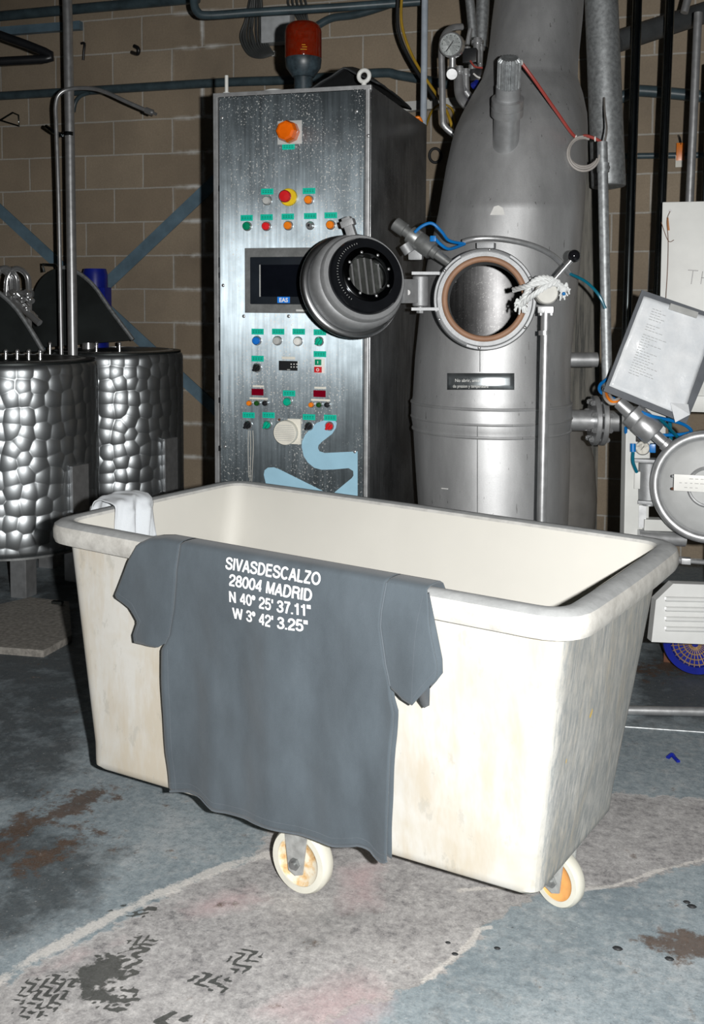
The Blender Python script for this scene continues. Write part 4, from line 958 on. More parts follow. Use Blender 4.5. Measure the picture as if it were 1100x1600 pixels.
# ------------------------------------------------------------------ left tanks
def vat(px_r, D, R, ytop, ybot, label, lidp, ldep, knobs):
    c = P(px_r - R*F/D, 600, D); zt = P(px_r, ytop, D).z; zb = P(px_r, ybot, D).z
    t = thing('mixing_vat', (c.x, c.y, 0), label, 'vat', 'marbled steel vats by the block wall')
    n = 64; mb_ = MB(); prof = [(R*.90, zb-.025), (R*.985, zb-.008), (R, zb+.01)] + [(R, zb+.01+(zt-zb-.04)*k/12) for k in range(1, 13)] + [(R*.985, zt-.012), (R*.95, zt), (R*.80, zt+.012), (R*.78, zt-.02)]
    mb_.lathe((c.x, c.y, 0), (0, 0, 1), [(r, z) for r, z in prof], n, caps=False)
    mb_.uv = [((i/n)*2*math.pi*R, prof[j][1]) for j in range(len(prof)) for i in range(n)]
    # seam of the UV unwrapping is turned away from the camera
    obj('vat_body', mb_, SCALES, t, angle=50)
    obj('top_plate', MB().lathe((c.x, c.y, zt-.004), (0, 0, 1), [(R*.97, 0), (R*.97, .010), (R*.2, .02), (0, .02)], 48), LIDM, t)
    obj('bottom_plate', MB().lathe((c.x, c.y, zb-.03), (0, 0, 1), [(0, 0), (R*.93, 0), (R*.93, .01)], 48), DULL, t)
    for a in (-150, -100, -50, 20, 90):
        q = c + Vector((math.cos(math.radians(a)), math.sin(math.radians(a)), 0))*R*.72
        obj('leg', MB().box((q.x, q.y, (zb-.03)/2), (.085, .085, zb-.03), bev=.004), STEEL, t, smooth=False)
    # label bracket on the side, lid
    return t, c, zt, zb
t1, c1, zt1, zb1 = vat(150, 5.12, .40, 563, 843, 'nearer marbled steel vat at the left edge with its dark lid raised', None, 0, 0)
t2, c2, zt2, zb2 = vat(285, 5.98, .385, 549, 775, 'farther marbled steel vat by the block wall, beside the cabinet', None, 0, 0)
def vat_lid(t, poly, D, tilt, r_edge):
    base = P(*poly[0], D); n = Vector((FW.x, FW.y, 0)).normalized()
    pl_n = (n*math.cos(tilt) - Vector((0, 0, 1))*math.sin(tilt)).normalized()
    pts = [onPl(x, y, base, pl_n) for x, y in poly]
    pts = spline(pts[:1]+pts[1:], 4)
    l = obj('lid', MB().prism(pts, pl_n*.014), LIDM, t, smooth=False, label='dark raised half lid')
    obj('lid_edge', MB().tube(pts[len(pts)//2:], .012, 8, smooth=False), GALV, l); return l
l2 = vat_lid(t2, [(62, 543), (51, 510), (50, 475), (57, 447), (72, 428), (95, 418), (120, 425), (146, 446), (170, 480), (190, 507), (208, 531)], 5.95, .25, 0)
obj('lid_handle', MB().tube([P(69, 425, 5.93), P(67, 413, 5.93), P(87, 414, 5.93), P(90, 420, 5.93)], .008, 8, smooth=False), DARKPIPE, l2)
l1 = vat_lid(t1, [(-150, 553), (-135, 500), (-100, 460), (-55, 442), (-12, 452), (18, 474), (42, 506), (68, 549)], 5.10, .25, 0)
for t, D, q0, q1, y in ((t2, 5.72, 60, 205, 541), (t1, 4.95, 0, 72, 553)):
    for k in range(4): x = q0+(q1-q0)*(k+.5)/4; obj('lid_stud', MB().cyl(P(x, y+14, D), P(x, y-4, D), .008, n=10).sphere(P(x, y-4, D), .011, 10), BRIGHT, t)
obj('filler_cap', MB().cyl(P(138, 552, 5.95), P(138, 536, 5.95), .035, n=20), BRIGHT, t2)
def side_pocket(t, c, R, x, y0, y1, D):
    a, b2 = P(x, y0, D), P(x, y1, D); nrm = Vector((a.x-c.x, a.y-c.y, 0)).normalized(); tg = Vector((-nrm.y, nrm.x, 0)); base = Vector((c.x, c.y, 0)) + nrm*(R+.008)
    obj('label_holder', MB().box(base + Vector((0, 0, (a.z+b2.z)/2)), (.11, .02, a.z-b2.z), rotto(tg, nrm), bev=.003), STEEL, t, smooth=False)
side_pocket(t1, c1, .40, 128, 727, 800, 4.95); side_pocket(t2, c2, .385, 272, 685, 768, 5.80)
# pipes of the manifold between the lids
for k, (x, lb) in enumerate(((8, 'leftmost'), (18, 'second'), (36, 'right hand'))):
    pipe('manifold_pipe', [P(x-26, 470, 5.55), P(x-24, 435, 5.55), P(x-12, 421-2*k % 3, 5.55), P(x+4, 428, 5.55), P(x+9, 450, 5.55), P(x+9, 530, 5.5)], .016, BRIGHT, f'{lb} of the bent chrome pipes between the two vat lids', group=None)
mf = thing('valve_manifold', P(30, 490, 5.5), 'small chrome valve fittings below the bent pipes between the vat lids', 'valve')
obj('manifold_bar', MB().cyl(P(12, 459, 5.5), P(52, 459, 5.5), .017).cyl(P(22, 470, 5.48), P(62, 505, 5.42), .018), BRIGHT, mf)
for q in ((22, 459), (34, 466), (43, 459), (41, 481), (52, 493), (47, 468)): obj('fitting', MB().cyl(P(q[0]-3, q[1]-3, 5.47), P(q[0]+3, q[1]+3, 5.45), .017, n=12).sphere(P(*q, 5.44), .014, 10), BRIGHT, mf)
bd = thing('blue_motor', P(148, 470, 6.15), 'deep blue cylindrical motor standing behind the farther vat lid', 'motor')
obj('motor_housing', MB().lathe(Vector((P(149, 470, 6.15).x, P(149, 470, 6.15).y, zt2+.012)), (0, 0, 1), [(px(20, 6.15), 0), (px(20, 6.15), .24), (px(19, 6.15), .255), (px(16, 6.15), .265), (px(19.5, 6.15), .275), (px(19.5, 6.15), P(149, 427, 6.15).z-zt2-.02), (px(17, 6.15), P(149, 420, 6.15).z-zt2-.012)], 32), BLUEDRUM, bd)
obj('terminal_box', MB().box(P(162, 468, 6.08), (.06, .08, .14), bev=.008), BLUEDRUM, bd)

# ------------------------------------------------------------------ things on the block wall
def wl(x, y, off_=.03): return onY(x, y, WY-off_)
def flatbar(name, a, b, wd, label):
    A, B = wl(*a, .012), wl(*b, .012); return obj(name, MB().box((A+B)/2, ((B-A).length, .008, wd), rotto(B-A, (0, 1, 0))), BRACE, None, label, 'brace', smooth=False)
flatbar('brace', (-260, 89), (345, 647), .070, 'blue grey diagonal brace falling from the left edge behind the vats')
A, B = wl(345, 275, .022), wl(60, 545, .022); obj('brace', MB().box((A+B)/2, ((B-A).length, .008, .075), rotto(B-A, (0, 1, 0))), BRACE, None, 'blue grey diagonal brace rising to the right beside the cabinet', 'brace', smooth=False)
pipe('pipe', [wl(-330, 56, .1), wl(120, 14, .1), wl(310, -3, .1)], .030, BLUEPIPE, 'thick dark pipe along the top left of the wall', smooth=False)
obj('strut', MB().box((wl(-330, 75, .05)+wl(126, 40, .05))/2, ((wl(-330, 75)-wl(126, 40)).length, .04, .05), rotto(wl(126, 40)-wl(-330, 75), (0, 1, 0))), BRACE, None, 'pale blue horizontal strut near the top left corner', 'strut', smooth=False)
pipe('pipe', [P(-200, -16, 5.3), P(40, 69, 5.3), P(70, 81, 5.3), P(79, 86, 5.3), P(80, 90, 5.3), P(72, 92, 5.3), P(0, 96, 5.3), P(-300, 115, 5.3)], .022, BLACK, 'black bent pipe with a sharp elbow at the left edge', smooth=False)
pipe('pipe', [wl(-330, 168, .06), wl(-120, 157, .06), wl(100, 144, .06), wl(345, 129, .06), wl(450, 125, .06), wl(590, 114, .06), wl(625, 118, .06), wl(700, 132, .06)], .026, BLUEPIPE, 'long dark horizontal pipe crossing the wall behind the cabinet top')
pipe('pipe', [P(104, -30, 5.6), P(106, 40, 5.6), P(109, 200, 5.6), P(114, 560, 5.6)], px(7.6, 5.6), STEEL, 'thick upright steel pipe left of the cabinet', smooth=False)
obj('pipe_clamp', MB().cyl(P(107.5, 207, 5.6), P(107.5, 213, 5.6), px(9, 5.6)).tube([P(72, 198, 5.6), P(84, 206, 5.57), P(98, 212, 5.6)], .012, 8), DARKPIPE, None, 'dark clamp on the upright steel pipe left of the cabinet', 'clamp')
sp_ = thing('spray_tube', P(96, 420, 5.45), 'thin bent steel tube with nozzle arching over beside the upright pipe', 'tube')
obj('tube', MB().tube([P(96, 560, 5.45), P(92, 330, 5.45), P(88, 200, 5.45), P(87, 165, 5.45), P(93, 147, 5.45), P(110, 139, 5.45), P(140, 138, 5.42), P(165, 144, 5.38), P(200, 160, 5.33), P(232, 174, 5.3)], px(3.2, 5.4), 12), STEEL, sp_)
obj('nozzle', MB().cyl(P(228, 172, 5.3), P(238, 176, 5.29), px(5, 5.3)).cyl(P(238, 176, 5.29), P(244, 178.5, 5.28), px(2.5, 5.3)), BRIGHT, sp_)
pipe('pipe', [wl(115, 175, .1), wl(118, 160, .1), wl(126, 150, .1), wl(140, 145, .1)], .012, BLUEPIPE, 'short dark curved tube behind the spray tube')
pipe('hook', [wl(127, 68, .012), wl(132, 68, .02), wl(131, 80, .02), wl(130, 94, .012)], .008, BLACK, 'straight black iron hook fixed high on the block wall', 'hook', res=3)
pipe('hook', [wl(206, 82, .005), wl(215, 84, .04), wl(216, 76, .05), wl(210, 72, .04)], .012, BLACK, 'curled black iron hook high on the block wall left of the cable coil', 'hook')
tri = [wl(0, 188, .02), wl(30, 197, .02), wl(29, 180, .02), wl(20, 176, .02), wl(0, 188, .02)]; pipe('wire_hanger', tri, .006, DARKPIPE, 'dark wire hanger on the wall at the left edge', 'hanger', smooth=False)
# pipe runs above the cabinet
pipe('pipe', [P(302, -30, 5.2), P(303, 2, 5.2), P(308, 18, 5.2), P(325, 24, 5.2), P(400, 19, 5.2), P(520, 12, 5.2), P(660, 2, 5.2)], .021, BLUEPIPE, 'blue grey pipe with elbow running above the beacon')
pipe('conduit', [wl(496, 40, .05), wl(520, 28, .05), wl(560, 22, .05), wl(620, 2, .05), wl(650, -20, .05)], .022, BLUEPIPE, 'dark bent conduit on the wall right of the beacon', 'conduit')
jb = thing('junction_box', wl(433, 52, .04), 'pale grey junction box on the wall behind the beacon', 'box')
A, B = wl(412, 22, .05), wl(457, 67, .05); obj('box_body', MB().box((A+B)/2, (abs(B.x-A.x), .09, abs(A.z-B.z)), bev=.008), mat('pale_box', (.55, .58, .6), .5), jb); obj('cable_tag', MB().box(wl(427, 84, .06), (.03, .02, .03), bev=.004), BRIGHTWHITE, jb)
co = MB()
for k in range(11):
    r_ = random.uniform(-4, 4); co.tube([wl(392+k*1.6, -10, .06+.008*(k % 5)), wl(381+k*3+r_, 30, .07), wl(375+k*4.2+r_*.3, 58-k*.5, .08), wl(388+k*3, 84-k*1.5, .08), wl(408+k*1.5, 90-k*1.2, .08), wl(428, 84, .07)], .007, 6)
obj('cable_coil', co, mat('dark_grey_cable', (.055, .06, .06), .5), None, 'hanging bundle of dark cables beside the junction box', 'cables')
co = MB()
for k in range(5): co.tube([wl(455+k*4, -12, .07), wl(450+k*7, 5, .07), wl(463+k*4, 25, .08), wl(470+k*3, 36, .07)], .007, 6)
obj('cable_coil', co, MATS['dark_grey_cable'], None, 'short dark cables right of the junction box', 'cables')
pipe('white_pipe', [P(664, -20, 4.95), P(660, 330, 4.95)], px(5.2, 4.95), mat('pale_blue_pipe', (.42, .48, .55), .45), 'slim white pipe rising behind the right back corner of the cabinet', smooth=False)
pipe('cable', [P(628, -10, 5.0), P(628, 40, 5.0), P(648, 95, 4.98), P(690, 160, 4.9), P(704, 190, 4.85), P(708, 215, 4.85)], .007, YELCABLE, 'yellow cable crossing the slim white pipe', 'cable')
pipe('cable', [P(622, -10, 5.1), P(622, 45, 5.1), P(640, 92, 5.08), P(680, 155, 5.0)], .009, RUBBER, 'black cable beside the yellow cable', 'cable')
pipe('cable', [wl(666, 196, .01), wl(676, 172, .09), wl(690, 163, .10), wl(706, 170, .09), wl(712, 192, .01)], .006, YELCABLE, 'looped dull yellow cable above the cabinet back corner', 'cable')
_q = [P(646, 190, 4.5), P(649, 185, 4.5), P(655, 184, 4.5), P(659, 190, 4.5)]; _q[0].z = _q[3].z = ctop + .004
pipe('cable', _q, .007, ORANGE, 'short orange cable end at the cabinet back corner', 'cable')
obj('bracket', MB().box((wl(642, 167, .05)+wl(720, 160, .05))/2, (.45, .06, .05), rotto(wl(720, 160)-wl(642, 167), (0, 1, 0))), WHITEPAINT, None, 'white horizontal bracket on the wall left of the vessel', 'bracket', smooth=False)
pipe('grommet_ring', [wl(680+9*math.cos(a), 243+11*math.sin(a), .008) for a in np.linspace(0, 6.2832, 13)], .008, RUBBER, 'small black ring on the wall between cabinet and vessel', 'ring')
gp = thing('gauge_pipe', P(690, 200, 4.45), 'bent steel pipe carrying a round dial gauge left of the vessel top', 'pipe')
obj('pipe', MB().tube([P(722, 42, 4.5), P(706, 44, 4.48), P(694, 56, 4.45), P(690, 80, 4.45), P(691, 130, 4.45), P(692, 180, 4.45), P(695, 197, 4.45), P(712, 212, 4.45), P(740, 235, 4.45)], px(5.3, 4.45), 14), STEEL, gp)
gc = P(705, 70, 4.34); gn = Vector((-.12, -1, -.05)).normalized()
gg = obj('gauge_case', MB().lathe(gc, gn, [(0, -.03), (px(19, 4.34), -.03), (px(19.5, 4.34), .004), (px(18.8, 4.34), .008), (px(17, 4.34), .008), (px(17, 4.34), .002)], 40), BRIGHT, gp)
obj('dial', MB().lathe(gc, gn, [(0, .003), (px(17, 4.34), .003)], 40), mat('dial_face', (.62, .66, .66), .4), gg)
u, v_ = basis(gn); nd_ = MB()
pt = gc + gn*.005; nd_.box(pt - u*.006 - v_*.008, (.003, .001, .045), rotto((u - v_*.8), gn))
nd_.tube([pt + u*.012 + v_*.016, pt - u*.022 - v_*.026], .0014, 5)
for k in range(11): a = math.radians(-45+27*k); d = u*math.cos(a)+v_*math.sin(a); nd_.tube([pt + d*.034, pt + d*.040], .0011, 4)
obj('needle_and_ticks', nd_, BLACK, gg, smooth=False)
obj('gauge_stem', MB().cyl(P(707, 89, 4.37), P(707, 112, 4.38), .014).cyl(P(706, 112, 4.39), P(706, 116, 4.33), .022), STEEL, gp)
vm = thing('valve_cluster', P(735, 120, 4.5), 'cluster of small steel valves and tubes between gauge and vessel', 'valve')
for a, b2, r in (((718, 104), (718, 145), .016), ((728, 108), (729, 150), .014), ((738, 80), (738, 120), .016), ((746, 60), (746, 100), .018), ((752, 70), (750, 110), .01), ((730, 70), (735, 45), .010), ((722, 135), (740, 160), .016)):
    obj('valve_tube', MB().cyl(P(*a, 4.5), P(*b2, 4.5), r, n=14).cyl(P(a[0], a[1]+4, 4.5), P(a[0], a[1]+9, 4.5), r*1.5, n=14), STEEL, vm)
obj('outlet_bend', MB().tube([P(717, 120, 4.5), P(718, 145, 4.48), P(724, 158, 4.46), P(738, 172, 4.44), P(760, 190, 4.42)], .022, 14), STEEL, vm)
obj('solenoid', MB().box(P(735, 88, 4.47), (.06, .05, .06), bev=.006), BLACK, vm); obj('solenoid', MB().box(P(745, 118, 4.47), (.05, .05, .05), bev=.006), BLACK, vm); obj('blue_cap', MB().cyl(P(740, 134, 4.46), P(746, 130, 4.44), .016), BLUEDRUM, vm)
obj('lead', MB().tube([P(735, 95, 4.44), P(742, 104, 4.43), P(754, 106, 4.43)], .004, 6), REDCABLE, vm); obj('lead', MB().tube([P(740, 115, 4.43), P(746, 120, 4.42), P(752, 122, 4.42)], .004, 6), BRIGHTWHITE, vm)
pipe('pipe', [P(733, -10, 4.6), P(740, 60, 4.6)], .02, GALV, 'upper galvanised pipe above the valve cluster left of the vessel', smooth=False)
pipe('pipe', [P(755, -10, 4.7), P(752, 75, 4.7)], .03, GALV, 'wider galvanised pipe above the valve cluster against the vessel neck', smooth=False)

# ------------------------------------------------------------------ right of the vessel
dt, db = P(938, -40, 4.35), P(951, 292, 4.35)
du = obj('duct', MB().lathe(db, dt-db, [(px(25, 4.35), 0), (px(26.5, 4.35), .004), (px(25.5, 4.35), (dt-db).length)], 40), GALV, None, 'wide galvanised duct hanging right of the vessel', 'duct')
bk = thing('old_board', P(905, 480, 4.75), 'dark weathered vertical board standing right behind the vessel', 'board')
def m_grain():
    m, t, b = nt('weathered_grain'); n = noi(t, coord(t, (14, 14, .9)), 3, 6, .7)
    t.links.new(ramp(t, n, [(.35, (.03, .032, .03)), (.5, (.12, .115, .10)), (.7, (.2, .19, .165))]), b.inputs['Base Color']); b.inputs['Roughness'].default_value = .7; return m
A, B = P(878, 250, 4.75), P(932, 700, 4.75); obj('board', MB().box(Vector(((A.x+B.x)/2, (A.y+B.y)/2, 1.1)), ((B-A).dot(RT)+.02, .08, 2.2), rotto(RT, Vector((-RT.y, RT.x, 0)))), m_grain(), bk, smooth=False)
obj('cap_plate', MB().box((P(885, 190, 4.7)+P(944, 308, 4.7))/2, (.16, .02, .33), rotto(RT, Vector((-RT.y, RT.x, 0))), bev=.003), GALV, bk, smooth=False)
obj('drum', MB().lathe((P(850, 760, 4.75).x, P(850, 760, 4.75).y, .0), (0, 0, 1), [(.14, 0), (.19, .10), (.225, .30), (.235, .5), (.22, .68), (.18, .82), (.10, .9), (0, .92)], 48), mat('grey_brown_drum', (.26, .25, .235), .55, .3, .15, 9), None, 'dull grey rounded drum on the floor behind the vessel', 'drum')
spo = thing('cable_conduit', P(949, 614, 3.85), 'silver upright conduit with cables at its top end right of the vessel', 'conduit')
obj('conduit_tube', MB().cyl(P(941, 222, 3.85), P(949, 614, 3.85), px(8, 3.85), n=20), GALV, spo); obj('conduit_bracket', MB().cyl(P(943, 262, 3.85), P(949, 262, 4.30), .012, n=10).cyl(P(942.3, 255, 3.85), P(942.5, 269, 3.85), px(9.5, 3.85)), GALV, spo)
obj('red_cable', MB().tube([P(814, 97, 3.68), P(835, 125, 3.70), P(870, 175, 3.78), P(899, 214, 3.85), P(915, 212, 3.86), P(933, 218, 3.86), P(941, 224, 3.85)], .006, 8), REDCABLE, spo)
lo = MB()
for k, (r1, r2) in enumerate(((25, 27), (23, 24), (24, 22))): lo.tube([P(912+r1*math.cos(a), 240-k+r2*math.sin(a), 3.84+.01*k) for a in np.linspace(-1.6+.2*k, -6.2+.3*k, 16)], .0045, 8)
obj('grey_cable_loop', lo, CABLE, spo); obj('grey_cable', MB().tube([P(944, 153, 4.22), P(945, 175, 4.1), P(948, 200, 3.95), P(945, 222, 3.86)], .0038, 8), CABLE, spo)
obj('cable_tie', MB().torus(P(899, 215, 3.85), (1, .3, -.4), .008, .003, 12, 6).torus(P(930, 217, 3.86), (1, 0, 0), .008, .003, 12, 6), BRIGHTWHITE, spo)
for nm, a, b2, r, D, m_, lb in (('p', (996.5, -20), (975, 640), 7.5, 4.55, DARKPIPE, 'black polished upright pipe right of the duct, left of the white board'), ('p', (1048, -20), (1026, 500), 7.2, 4.6, DARKPIPE, 'black polished upright pipe running down behind the left edge of the white board'), ('p', (1091, 20), (1070, 480), 6.5, 4.5, STEEL, 'grey steel upright pipe above the white board'), ('p', (1112, 100), (1097, 480), 7, 4.5, DARKPIPE, 'black upright pipe at the right edge above the white board')):
    A, B = P(*a, D), P(*b2, D); obj('pipe', MB().cyl(A, B, px(r, D), n=20), m_, None, lb, 'pipe')
pipe('pipe', [P(962, 66, 4.75), P(1010, 50, 4.8), P(1120, 14, 4.9)], px(17, 4.8), mat('dark_grey_pipe', (.06, .065, .068), .45, 0, .25, 12), 'thick dark pipe slanting up across the upright pipes at top right', smooth=False)
pipe('pipe', [P(1069, 20, 4.7), P(1078, -15, 4.7)], .018, STEEL, 'short tilted steel pipe end at the top right', smooth=False)
pipe('pipe', [wl(955, 160, .08), wl(985, 146, .08), wl(1005, 142, .08), wl(1120, 153, .08)], .03, BLUEPIPE, 'dark bent pipe on the wall behind the upright pipes')
pipe('pipe', [wl(975, 244, .04), wl(1120, 242, .04)], .016, BLUEPIPE, 'thin dark level pipe on the wall behind the upright pipes', smooth=False)
tg_ = thing('hanging_tag', wl(1063, 235, .02), 'orange tag hanging on the wall between the upright pipes', 'tag')
obj('tag', MB().box(wl(1063, 237, .075), (.04, .008, .09), bev=.003), ORANGE, tg_); obj('tag_hook', MB().tube([wl(1060, 212, .0), wl(1062, 216, .06), wl(1064, 226, .075)], .006, 8), BLACK, tg_); obj('paper_label', MB().box(wl(1061, 252, .075), (.035, .004, .06)), CREAM, tg_)
# white board
BD = 3.95
bd_ = thing('white_board', P(1075, 640, BD), 'white rounded board hanging above the round door at the right edge', 'board')
A, B = P(1036, 318, BD), P(1029, 641, BD); u = Vector((1, 0, 0)); wB = .42
cx_ = B.x + wB/2; zc = (A.z+B.z)/2; hB = A.z-B.z
obj('panel', MB().box((B.x+wB/2-.005, B.y, zc), (wB, .012, hB), bev=.005), WHITEPAINT, bd_)
obj('lower_ledge', MB().box((B.x+wB/2-.005, B.y-.012, B.z+.03), (wB, .02, .06), bev=.003), WHITEPAINT, bd_)
def bp_(x, y, l=.008): return onY(x, y, B.y-l)
hd = MB()
for s in (((1075, 422), (1091, 423)), ((1083, 423), (1080, 444)), ((1098, 424), (1095, 444)), ((1096, 434), (1111, 434)), ((1112, 423), (1109, 445))): hd.tube([bp_(*s[0]), bp_(*s[1])], .0016, 5)
obj('handwriting', hd, BLACK, bd_, label='marker letters on the board')
obj('hole', MB().cyl(bp_(1047, 329.5, .004), bp_(1047, 329.5, .010), .006), BLACK, bd_); obj('wire', MB().tube([bp_(1047, 330, .012), bp_(1042, 345, .014), bp_(1044, 375, .012), bp_(1043, 420, .012), bp_(1040, 470, .02)], .0015, 5).tube([bp_(1033, 347, .012), bp_(1044, 376, .012), bp_(1053, 375, .01)], .0013, 5), RUST, bd_)
obj('rust_stain', MB().tube([bp_(1043, 340, .0062), bp_(1044, 352, .0062), bp_(1045, 360, .0062)], .004, 6), mat('rust_stain', (.45, .2, .08), .8), bd_)
# clipboard
CD = 3.62
cb_ = thing('clipboard', P(1020, 640, CD), 'grey clipboard with papers in a crinkled plastic sleeve tied to the white board', 'clipboard')
q = [P(1003, 453, CD), P(943, 611, CD-.02), P(1072, 662, CD-.03), P(1140, 500, CD)]
nb = (q[1]-q[0]).cross(q[3]-q[0]).normalized(); nb = nb if nb.dot(FW) < 0 else -nb
obj('board', MB().prism(q, -nb*.006), mat('grey_board', (.105, .115, .13), .5, 0, .15), cb_, smooth=False)
def m_pouch():
    m, t, b = nt('plastic_sleeve_paper'); n = noi(t, coord(t, (1, 1, 1)), 7, 5, .7); t.links.new(ramp(t, n, [(.3, (.68, .72, .76)), (.7, (.88, .90, .92))]), b.inputs['Base Color']); b.inputs['Roughness'].default_value = .28
    b.inputs['Coat Weight'].default_value = .6; b.inputs['Coat Roughness'].default_value = .1; bump(t, b, n, .5, .008); return m
def bil(qq, u, v): return qq[0].lerp(qq[3], u).lerp(qq[1].lerp(qq[2], u), v)
qs = [P(1005, 463, CD-.008), P(951, 603, CD-.03), P(1066, 650, CD-.035), P(1118, 500, CD-.01)]
rows = [[bil(qs, i/20, j/24) + nb*(.006 + .006*noise.noise(Vector((i*.3, j*.25, 3)))) for i in range(21)] for j in range(25)]
sl_ = obj('plastic_sleeve', MB().grid(rows), m_pouch(), cb_, angle=180, solid=.001, label='glossy sleeve holding white papers')
tx = MB()
for j in range(26):
    v = .10 + .028*j; u0 = .16; L_ = random.choice((.1, .18, .3, .34, .25)) if j > 8 else random.choice((.12, .2, .16))
    if j in (5, 9): continue
    k = 0; uu = u0
    while uu < u0 + L_:
        wd = random.uniform(.02, .05); a = bil(qs, uu, v); b2 = bil(qs, uu+wd, v); tx.tube([a + nb*.0135, b2 + nb*.0135], .0008, 4); uu += wd + .012
obj('document_text', tx, GREY, sl_, smooth=False); fl_ = [bil(qs, .78, .93), bil(qs, 1.0, .88), P(1075, 648, CD-.06), P(1052, 660, CD-.06)]
obj('sleeve_flap', MB().add([p + nb*.02 for p in fl_], [(0, 1, 2, 3)]), MATS.get('x') or sl_.data.materials[0], sl_, smooth=False, solid=.001)
obj('clip', MB().box(bil(qs, .55, .02) + nb*.012, (.10, .008, .022), rotto(qs[3]-qs[0], nb), bev=.002), GREY, cb_)
# machine frame with round door
MD = 3.72
frm = thing('machine_frame', Vector((P(991, 800, MD).x, P(991, 800, MD).y, 0)), 'white painted steel frame carrying valves left of the round door', 'frame')
pA = P(990, 560, MD); pB = P(991, 800, MD)
pC = P(955, 800, MD); obj('foot', MB().box((pC.x, pC.y, .25), (.06, .06, .5), rotto(RT, Vector((-RT.y, RT.x, 0)))).box(((pC.x+pB.x)/2, (pC.y+pB.y)/2, .5), (.18, .06, .06), rotto(RT, Vector((-RT.y, RT.x, 0)))), WHITEPAINT, frm, smooth=False)
obj('upright', MB().box((pB.x, pB.y, .745), (px(38, MD), .06, .55), rotto(RT, Vector((-RT.y, RT.x, 0))), bev=.004), WHITEPAINT, frm, smooth=False)
A, B = P(1004, 818, MD-.03), P(1120, 822, MD-.03); obj('crossbar', MB().box((A+B)/2, ((B-A).length, .05, .04), rotto(B-A, Vector((-RT.y, RT.x, 0))), bev=.004), WHITEPAINT, frm, smooth=False)
obj('lower_pipe', MB().cyl(P(997, 838, MD-.04), P(1070, 843, MD-.04), px(11, MD), n=24), STEEL, frm)
obj('gusset', MB().box((P(1004, 640, MD)+P(1020, 690, MD))/2, (.12, .03, .13), rotto(RT, Vector((-RT.y, RT.x, 0))), bev=.004), WHITEPAINT, frm, smooth=False)
rw = P(1010, 780, MD-.02)
obj('cylinder', MB().cyl(P(1014, 722, MD-.05), P(1014, 782, MD-.05), px(16, MD), n=28, bev=.004).cyl(P(1014, 782, MD-.05), P(1014, 790, MD-.05), .022).box(P(1014, 719, MD-.05), (.10, .06, .012), bev=.003).box(P(1020, 784, MD-.05), (.10, .06, .012), bev=.003), CAST, frm)
obj('square_bar', MB().box(P(1004, 806, MD-.03), (.025, .03, .08)), STEEL, frm, smooth=False); obj('side_block', MB().box(P(996, 749, MD-.05), (.02, .04, .06), bev=.002), WHITEPAINT, frm)
rg = P(1004, 700, MD-.07); rn = (CAM-rg).normalized()
rgo = obj('regulator', MB().lathe(rg, rn, [(0, -.05), (px(11, 3.6), -.05), (px(11.5, 3.6), .0), (px(10.5, 3.6), .004), (px(9.6, 3.6), .0)], 32), BRIGHT, frm); obj('regulator_dial', MB().lathe(rg, rn, [(0, .001), (px(9.8, 3.6), .001)], 32), mat('cream_dial', (.66, .64, .56), .4), rgo)
u, v_ = basis(rn); obj('regulator_needle', MB().tube([rg + rn*.003 - u*.006 - v_*.008, rg + rn*.003 + u*.006 + v_*.008], .001, 5), BLACK, rgo)
obj('push_fitting', MB().cyl(P(989, 706, MD-.07), P(989, 693, MD-.07), .010).box(P(1020, 700, MD-.06), (.02, .03, .03), bev=.003), BLUEHOSE, frm); obj('regulator_body', MB().box(P(1003, 683, MD-.05), (.04, .04, .03), bev=.003), BLACK, frm)
a, b_ = P(966, 628, 3.62), P(1051, 704, 3.56)
ac2 = actuator(frm, a, b_, [(0, px(8, 3.6)), (.01, px(10, 3.6)), (.22, px(11, 3.6)), (.23, px(12, 3.6)), (.25, px(20, 3.6)), (.37, px(20.5, 3.6)), (.385, px(19.7, 3.6)), (.40, px(20.5, 3.6)), (.66, px(20.5, 3.6)), (.68, px(19, 3.6)), (.69, px(9, 3.6)), (.84, px(9, 3.6)), (.85, px(11, 3.6)), (.94, px(11, 3.6)), (.95, px(8, 3.6)), (1, px(8, 3.6))])
obj('air_hose', MB().tube([P(1000, 643, 3.57), P(1018, 650, 3.56), P(1040, 655, 3.58), P(1068, 663, 3.60), P(1080, 673, 3.62), P(1070, 678, 3.64), P(1040, 680, 3.66), P(1000, 680, 3.69), P(980, 678, 3.68), P(978, 668, 3.66)], .006, 8), BLUEHOSE, ac2, label='looped blue air hose'); obj('air_hose', MB().tube([P(1030, 653, 3.57), P(1045, 668, 3.6), P(1065, 690, 3.66)], .006, 8), TEALHOSE, ac2, label='teal air hose')
obj('air_hose', MB().tube([P(989, 707, MD-.07), P(989, 722, MD-.08), P(995, 738, MD-.07)], .006, 8), TEALHOSE, frm, label='teal hose below the regulator'); obj('air_hose', MB().tube([P(1045, 600, 3.72), P(1046, 640, 3.72), P(1048, 690, 3.7)], .007, 8), TEALHOSE, frm, label='upright teal hose')
lo = MB(); hs = MB()
for k, m2 in ((0, CABLE), (1, ORANGE), (2, CABLE)): obj('sensor_lead', MB().tube([P(943+3*k, 608, 3.70), P(945+4*k, 622-2*k, 3.64), P(955+2*k, 631-3*k, 3.62), P(966+k, 628-3*k, 3.63), P(970, 618, 3.7)], .005, 8), m2, ac2)
pipe('cable', [P(953, 590, 3.76), P(939, 600, 3.74), P(937, 610, 3.72), P(946, 617, 3.70), P(975, 630, 3.72)], .006, BLUEHOSE, 'blue cable looping out behind the lower left corner of the clipboard', 'cable')
rd = thing('round_door', P(1088, 855, 3.52), 'round steel vessel door with thick rim ring at the right edge', 'door')
